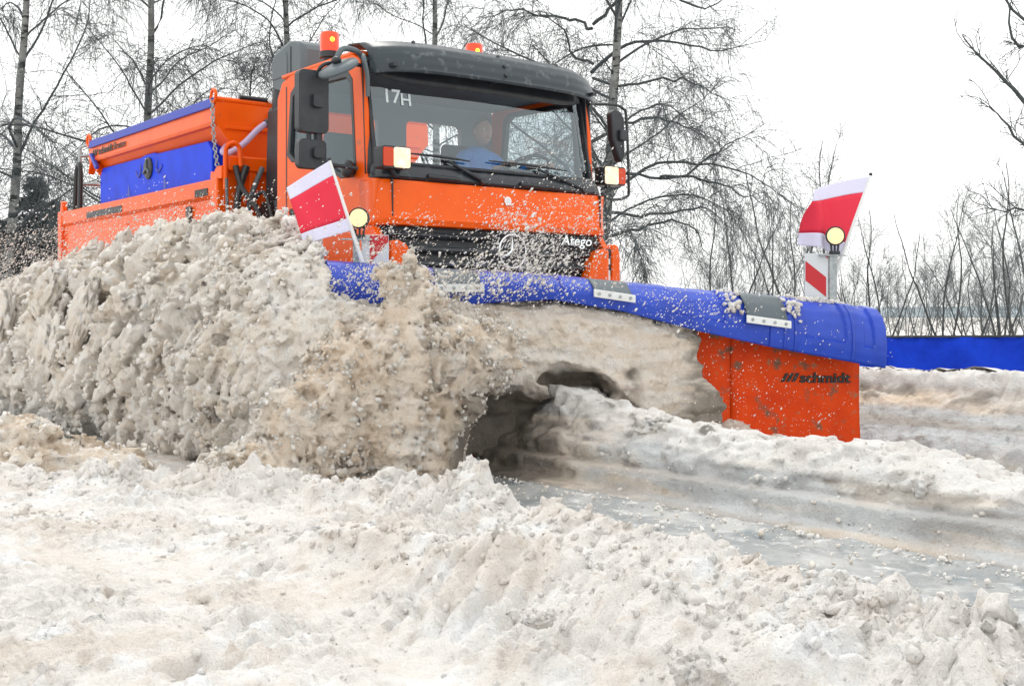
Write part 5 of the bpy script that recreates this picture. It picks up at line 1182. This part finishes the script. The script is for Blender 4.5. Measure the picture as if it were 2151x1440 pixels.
def tree_meshes(seed, H, r0, limbs=44, subs=16, tw=9, spread=.33, elev=(15, 52), weep=.22, twl=(.45, 1.3), lo=.16, l2k=1.0, l2n=.62, bth=1.0, extra=None, wig1=.10, lean=0.02, forks=None, twr=.0052):
    r = np.random.default_rng(seed)
    if forks is None:
        tr = grow(np.zeros((1, 3)), np.array([[lean, r.normal(0, .02), 1.0]]), np.array([H]), 28, .022, -.01, r); trR = (r0 * (1 - np.linspace(0, 1, 29)) ** .8 + .012)[None]
    else:
        tr = grow(r.normal(0, .08, (forks, 3)) * np.array([1, 1, 0]), np.stack([r.normal(0, .36, forks), r.normal(0, .36, forks), np.ones(forks)], -1), r.uniform(.7, 1, forks) * H, 16, .07, -.05, r)
        trR = (r0 * (1 - np.linspace(0, 1, 17)) ** .8 + .008)[None].repeat(forks, 0)
    ti = r.integers(0, len(tr), limbs); t = np.sort(r.uniform(lo, .97, limbs)); base, td = samp(tr[ti], t)
    az = np.arange(limbs) * 2.4 + r.normal(0, .4, limbs); el = np.radians(r.uniform(*elev, limbs) + 15 * t)
    D = np.stack([np.cos(az) * np.cos(el), np.sin(az) * np.cos(el), np.sin(el)], -1)
    Ln = H * spread * (1 - t) ** .65 * r.uniform(.6, 1.15, limbs) + .5
    L1 = grow(base, D, Ln, 14, wig1, .045 * weep / .22, r); L1R = bth * (np.maximum(.007, Ln * .0068 * (r0 / .12) ** .4)[:, None] * (1 - np.linspace(0, 1, 15)[None]) ** .75 + .004)
    if extra is not None:
        Eb = np.stack([np.array(cat_mull([tuple(p) for p in e], 14 // (len(e) - 1) + 1))[np.linspace(0, (14 // (len(e) - 1) + 1) * (len(e) - 1), 15).astype(int)] for e in extra])
        Eb = Eb + r.normal(0, .03, Eb.shape); el_ = np.linalg.norm(np.diff(Eb, axis=1), axis=2).sum(1)
        L1 = np.concatenate([L1, Eb]); L1R = np.concatenate([L1R, (.016 * el_ ** .6)[:, None] * (1 - np.linspace(0, 1, 15)[None]) ** .7 + .006]); Ln = np.concatenate([Ln, el_ * 1.1])
    n1 = len(L1); pi = np.repeat(np.arange(n1), subs); tt = r.uniform(.15, 1.0, len(pi)) ** .8; b2, d2 = samp(L1[pi], tt)
    d2 /= np.linalg.norm(d2, axis=1)[:, None]; D2 = d2 * .7 + r.normal(0, l2n, d2.shape) + np.array([0, 0, .15])
    l2 = l2k * Ln[pi] * r.uniform(.12, .42, len(pi)) * (1.15 - .5 * tt); L2 = grow(b2, D2, l2, 8, .16, weep * .35, r); L2R = (l2 * .0045 + .0025)[:, None] * (1 - np.linspace(0, 1, 9)[None] * .75)
    pj = np.repeat(np.arange(len(L2)), tw); tt = r.uniform(.1, 1, len(pj)); b3, d3 = samp(L2[pj], tt); d3 /= np.linalg.norm(d3, axis=1)[:, None] + 1e-9
    D3 = d3 * .6 + r.normal(0, .55, d3.shape); l3 = r.uniform(*twl, len(pj)); L3 = grow(b3, D3, l3, 3, .13, weep * 1.6, r); L3R = np.full((len(L3), 4), twr) * (1 - np.linspace(0, .5, 4)[None])
    A = tubes(tr, trR, 12); B = merge([tubes(L1, L1R, 6), tubes(L2, L2R, 4)]); C_ = tubes(L3, L3R, 3)
    return A, B, C_
def tree_data(tag_, *a, mats=('birch', 'branch', 'twig'), **k):
    A, B, C_ = tree_meshes(*a, **k); out = []
    for (V, Q), nm, mm in zip((A, B, C_), ('trunk', 'branches', 'twigs'), mats):
        me = np_mesh(tag_ + '_' + nm, V, Q); me.materials.append(M[mm]); me.shade_smooth(); out.append((nm, me))
    return out
def put_tree(name, data, loc, rz, sc_, label, cat, group):
    t = empty(name, loc, label=label, cat=cat, group=group); t.rotation_euler = (0, 0, rz); t.scale = (sc_,) * 3
    for nm, me in data:
        o = bpy.data.objects.new(nm, me); COL.objects.link(o); o.parent = t
        if nm == 'twigs': o['kind'] = 'stuff'
    return t
def scr(px, Y, z): return wpt((px - 1075.5) / 2500 * Y, Y, z)
GB = 'bare birches behind the truck'
vA = tree_data('birchA', 11, 15.0, .115, limbs=44, lo=.10)
vB = tree_data('birchB', 23, 13.5, .10, limbs=40, lo=.08, elev=(20, 55))
# the birch right of the cab has long limbs reaching out to the right; limb points are (right, up) metres from the trunk foot at its distance
def hero_limbs():
    Y = 27.0; k = Y / 2500.0; z0 = 1.05 + .45; L_ = []
    def q(px, py, d=0.0):
        X = (px - 1245) * k; v = CR * X + CV * d; return (v[0], v[1], (660 - py) * k + z0)
    L_.append([q(1243, 150), q(1300, 100, .3), q(1370, 72, .5), q(1460, 78, .8), q(1530, 88, .9), q(1630, 60, 1.2)])
    L_.append([q(1250, 50), q(1290, 20, -.5), q(1370, 5, -.8), q(1470, 40, -1), q(1560, -30, -1.2)])
    L_.append([q(1243, 130), q(1205, 110, .4), q(1190, 70, .3), q(1150, 30, .3), q(1080, 30, .5)])
    L_.append([q(1245, 60), q(1200, 30, .4), q(1130, 18, .6), q(1060, 0, .9), q(980, 40, 1)])
    L_.append([q(1245, 160), q(1300, 190, -.4), q(1370, 180, -.7), q(1440, 190, -1), q(1520, 240, -1.2)])
    L_.append([q(1245, 300), q(1320, 250, .8), q(1400, 230, 1.2), q(1470, 250, 1.5), q(1560, 290, 1.8)])
    L_.append([q(1245, 360), q(1340, 372, -.4), q(1430, 378, -.8), q(1490, 330, -1), q(1580, 280, -1.2)])
    L_.append([q(1380, 375, -.6), q(1460, 385, -.8), q(1530, 410, -1), q(1600, 450, -1.2)])
    L_.append([q(1245, 440), q(1330, 448, .5), q(1420, 440, .9), q(1510, 425, 1.3), q(1570, 480, 1.6)])
    L_.append([q(1245, 500), q(1330, 478, .9), q(1410, 455, 1.4), q(1480, 470, 1.7), q(1530, 540, 2)])
    L_.append([q(1330, 485, .4), q(1350, 540, .5), q(1365, 600, .5)])
    return L_
vH = tree_data('birchH', 31, 15.5, .135, limbs=40, lo=.18, extra=hero_limbs(), subs=18, tw=12)
put_tree('birch_tree', vH, scr(1245, 27, -.45), 0, 1, 'stout birch right of the cab with long limbs reaching over the plough', 'birch', GB)
put_tree('birch_tree', vA, scr(275, 28, -.45), .6, 1, 'birch whose trunk rises above the blue tarpaulin of the hopper', 'birch', GB)
put_tree('birch_tree', vB, scr(3, 26, -.45), 2.0, 1.1, 'birch with its trunk cut by the left edge of the picture', 'birch', GB)
put_tree('birch_tree', vB, scr(645, 30, -.45), 4.1, 1.12, 'birch rising behind the left roof beacon', 'birch', GB)
put_tree('birch_tree', vA, scr(942, 32, -.45), 3.3, 1.05, 'birch rising behind the roof between the two beacons', 'birch', GB)
vC = tree_data('limeC', 47, 8.6, .10, subs=10, tw=6, limbs=36, lo=.25, spread=.36, elev=(35, 70), weep=.06, twl=(.3, .8), mats=('branch', 'branch', 'fartwig'), wig1=.13)
put_tree('bare_tree', vC, scr(505, 34, -.5), 1.0, 1.0, 'round crowned bare tree behind the front of the hopper', 'tree', 'bare trees')
# slim upright trees to the right
vD = tree_data('alderD', 53, 5.4, .028, limbs=26, subs=7, tw=4, l2k=1.8, l2n=.36, bth=.6, lo=.10, spread=.34, elev=(48, 70), weep=-.08, twl=(.25, .7), forks=3, mats=('farbranch', 'fartwig', 'fartwig'), twr=.0036)
vE = tree_data('alderE', 59, 4.8, .024, limbs=34, subs=7, tw=4, l2k=1.7, l2n=.4, bth=.55, lo=.06, spread=.36, elev=(38, 66), weep=-.07, twl=(.25, .65), forks=5, mats=('farbranch', 'fartwig', 'fartwig'), twr=.0036)
G2 = 'young bare trees on the right'
for px, Y, s_, d_, rz, lab in (
    (1525, 30, .92, vD, 0.2, 'young bare tree left of the third rubber strap, slim and upright'),
    (1562, 34, .80, vE, 1.7, 'bushy young tree right behind the snow clinging to the deflector'),
    (1645, 32, .90, vD, 2.9, 'young bare tree between the rubber strap and the warning board'),
    (1690, 35, 1.28, vD, 4.0, 'tallest young bare tree, behind the right flag'),
    (1480, 38, .75, vE, 3.3, 'small bare tree left of the slim upright one'),
    (1800, 36, .78, vE, 5.0, 'bushy bare tree just right of the right flag pole'),
    (1852, 34, .88, vD, .9, 'bare tree above the right end of the blue deflector'),
    (1905, 40, .62, vE, 2.2, 'low bare shrub at the left end of the blue barrier'),
    (1985, 36, 1.0, vD, 3.7, 'bare tree standing above the left third of the blue barrier'),
    (2045, 38, .86, vE, 4.4, 'dense bare shrub above the middle of the blue barrier'),
    (2105, 36, 1.08, vE, 5.6, 'larger bare shrub above the right part of the blue barrier'),
    (2150, 33, 1.12, vD, .4, 'bare tree at the right edge of the picture behind the barrier')):
    put_tree('young_tree', d_, scr(px, Y, -.5), rz, s_, lab, 'tree', G2)
LB_ = ['faint far shrub rising beside the right end of the blue deflector', 'faint far shrub at the left start of the blue barrier, low and round', 'taller faint far shrub over the left third of the blue barrier',
       'faint far shrub between the two trees over the middle of the barrier', 'taller faint far shrub behind the dense shrub over the barrier', 'smallest faint far shrub right of the middle of the barrier',
       'faint far shrub behind the larger shrub over the right of the barrier', 'faint far shrub at the right picture edge', 'faint far shrub close right of the warning board post', 'faint far shrub showing under the right flag, left of the board', 'faint far shrub showing above the third rubber strap']
for i_, (px, Y, s_) in enumerate(((1880, 62, .9), (1935, 58, .8), (1960, 66, 1.0), (2015, 60, .85), (2065, 64, 1.0), (2085, 57, .75), (2125, 62, .95), (2160, 60, .9), (1780, 64, .9), (1735, 60, .8), (1600, 66, .9))):
    put_tree('far_shrub', (vD, vE)[i_ % 2], scr(px, Y, -.8), i_ * 1.3, s_, LB_[i_], 'shrub', 'far row of faint shrubs')
# a maple just outside the frame on the right reaches in with its branch ends
def side_tree():
    Y = 13.0; k = Y / 2500; r = np.random.default_rng(77)
    base = scr(2420, Y, -.5)
    def q(px, py, d=0.0): v = CR * ((px - 2420) * k) + CV * d; return np.array((v[0], v[1], (660 - py) * k + 1.05 + .5))
    limbs = [[q(2420, 250), q(2300, 300), q(2200, 250), q(2130, 190), q(2070, 130), q(2022, 72)],
             [q(2420, 100), q(2320, 130), q(2230, 90), q(2170, 60), q(2110, 0), q(2080, -60)],
             [q(2420, 300), q(2300, 380), q(2200, 350), q(2151, 300), q(2105, 250), q(2080, 228)],
             [q(2420, 400), q(2320, 430), q(2220, 445), q(2150, 440), q(2110, 443), q(2078, 437)],
             [q(2420, -50), q(2300, -60), q(2200, 40), q(2140, 100), q(2120, 20), q(2105, -40)]]
    L1 = np.stack([np.array(cat_mull([tuple(p) for p in l], 3)) for l in limbs]); L1 = L1 + r.normal(0, .012, L1.shape)
    R1 = np.linspace(.045, .006, L1.shape[1])[None].repeat(5, 0) * np.array([1, .9, .8, .6, .8])[:, None]
    pi = np.repeat(np.arange(5), 16); tt = r.uniform(.35, 1, 80); b, d = samp(L1[pi], tt); d /= np.linalg.norm(d, axis=1)[:, None]
    L2 = grow(b, d + r.normal(0, .55, d.shape) + np.array([0, 0, .1]), r.uniform(.12, .5, 80), 6, .2, -.02, r); R2 = np.full((80, 7), .0055) * np.linspace(1, .6, 7)
    pj = np.repeat(np.arange(80), 4); tt = r.uniform(.3, 1, 320); b, d = samp(L2[pj], tt); d /= np.linalg.norm(d, axis=1)[:, None]
    L3 = grow(b, d + r.normal(0, .8, d.shape), r.uniform(.05, .16, 320), 4, .2, 0, r); R3 = np.full((320, 5), .0035)
    t = empty('maple_tree', base, label='tree outside the right edge whose forked branch tips reach into the sky', cat='tree')
    tr = grow(np.zeros((1, 3)), np.array([[.0, .0, 1.0]]), np.array([8.0]), 16, .02, 0, r)
    for nm, dat in (('trunk', tubes(tr, np.linspace(.16, .05, 17)[None], 12)), ('branches', merge([tubes(L1, R1, 6), tubes(L2, R2, 4)])), ('twigs', tubes(L3, R3, 3))):
        me = np_mesh(nm, *dat); me.materials.append(M['branch']); me.shade_smooth(); o = bpy.data.objects.new(nm, me); COL.objects.link(o); o.parent = t
        if nm == 'twigs': o['kind'] = 'stuff'
side_tree()
# conifers on the left: whorled branches with drooping needle tufts
def spruce(seed, H):
    r = np.random.default_rng(seed); n = 230; t = r.uniform(.04, 1, n) ** .8; az = r.uniform(0, 2 * np.pi, n)
    L_ = H * .30 * (1 - t) ** .8 * r.uniform(.65, 1.2, n) + .12
    S = np.stack([0 * t, 0 * t, t * H], -1); D = np.stack([np.cos(az), np.sin(az), .25 + 0 * az], -1)
    Bv = grow(S, D, L_, 7, .08, .06, r)
    m_ = 46; pi = np.repeat(np.arange(n), m_); tt = r.uniform(.15, 1, len(pi)); b, d = samp(Bv[pi], tt); d /= np.linalg.norm(d, axis=1)[:, None]
    dd = d * .8 + r.normal(0, .6, d.shape); dd[:, 2] -= .2; dd /= np.linalg.norm(dd, axis=1)[:, None]
    ln = r.uniform(.08, .26, len(pi))[:, None]; sd = np.cross(dd, r.normal(0, 1, d.shape)); sd /= np.linalg.norm(sd, axis=1)[:, None]
    w_ = r.uniform(.012, .032, len(pi))[:, None]
    V = np.stack([b - sd * w_, b + sd * w_, b + dd * ln + sd * w_ * .3, b + dd * ln - sd * w_ * .3], 1).reshape(-1, 3); Q = np.arange(len(V)).reshape(-1, 4)
    tr = np.stack([np.zeros(9), np.zeros(9), np.linspace(0, H, 9)], -1)[None]
    out = []
    for nm, dat, mm in (('trunk', tubes(tr, np.linspace(.12, .01, 9)[None], 8), 'branch'), ('crown', merge([tubes(Bv, np.full((n, 8), .012), 3), (V, Q)]), 'needle')):
        me = np_mesh('spruce_' + nm, *dat); me.materials.append(M[mm]); out.append((nm, me))
    return out
sp1 = spruce(5, 6.2); sp2 = spruce(8, 5.4)
G3 = 'dark conifers on the left'
put_tree('spruce_tree', sp1, scr(72, 33, -.5), 0, .86, 'tallest dark conifer left of the tailgate', 'conifer', G3)
put_tree('spruce_tree', sp2, scr(122, 35, -.5), 1.3, .90, 'dark conifer partly hidden by the tailgate', 'conifer', G3)
put_tree('spruce_tree', sp2, scr(10, 30, -.5), 2.3, .72, 'lower dark conifer at the left picture edge', 'conifer', G3)
put_tree('spruce_tree', sp1, scr(40, 28, -.5), 3.1, .58, 'small dark conifer in front of the tallest one', 'conifer', G3)
put_tree('spruce_tree', sp2, scr(185, 36, -.5), 4.0, .80, 'dark conifer seen between the ladder hoops', 'conifer', G3)
put_tree('spruce_tree', sp1, scr(100, 27, -.5), 5.0, .52, 'small dark conifer close to the tailgate', 'conifer', G3)
put_tree('spruce_tree', sp2, scr(-40, 32, -.5), .7, .8, 'dark conifer cut off by the left picture edge', 'conifer', G3)
# far wooded hills
def hill(name, y0, hgt, seed):
    A = np.linspace(rad(-60), rad(60), 160); V = []
    for r_, hh in ((y0, -3), (y0, 0), (y0 * 1.25, 1), (y0 * 1.6, .2)):
        for a in A: p = wpt(r_ * math.sin(a), r_ * math.cos(a), -3 if hh < 0 else hh * (hgt + hgt * .5 * float(fbm(np.array([a * 9.0]), np.array([float(seed)]), np.array([0.0]), 1, 4)[0]))); V.append(p)
    n = len(A); Q = [(i * n + j, i * n + j + 1, (i + 1) * n + j + 1, (i + 1) * n + j) for i in range(3) for j in range(n - 1)]
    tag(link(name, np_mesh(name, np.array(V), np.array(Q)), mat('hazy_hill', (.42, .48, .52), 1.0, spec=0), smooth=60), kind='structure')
hill('hills', 700, 6, 3)
tt_ = {}
for o_ in bpy.data.objects:
    if o_.type == 'MESH': tt_[o_.name] = sum(len(p.vertices) - 2 for p in o_.data.polygons) if len(o_.data.polygons) < 5000 else len(o_.data.loops) - 2 * len(o_.data.polygons)
print('TRIS', sum(tt_.values()), sorted(tt_.items(), key=lambda q: -q[1])[:24])
print('total', time.time() - T0)
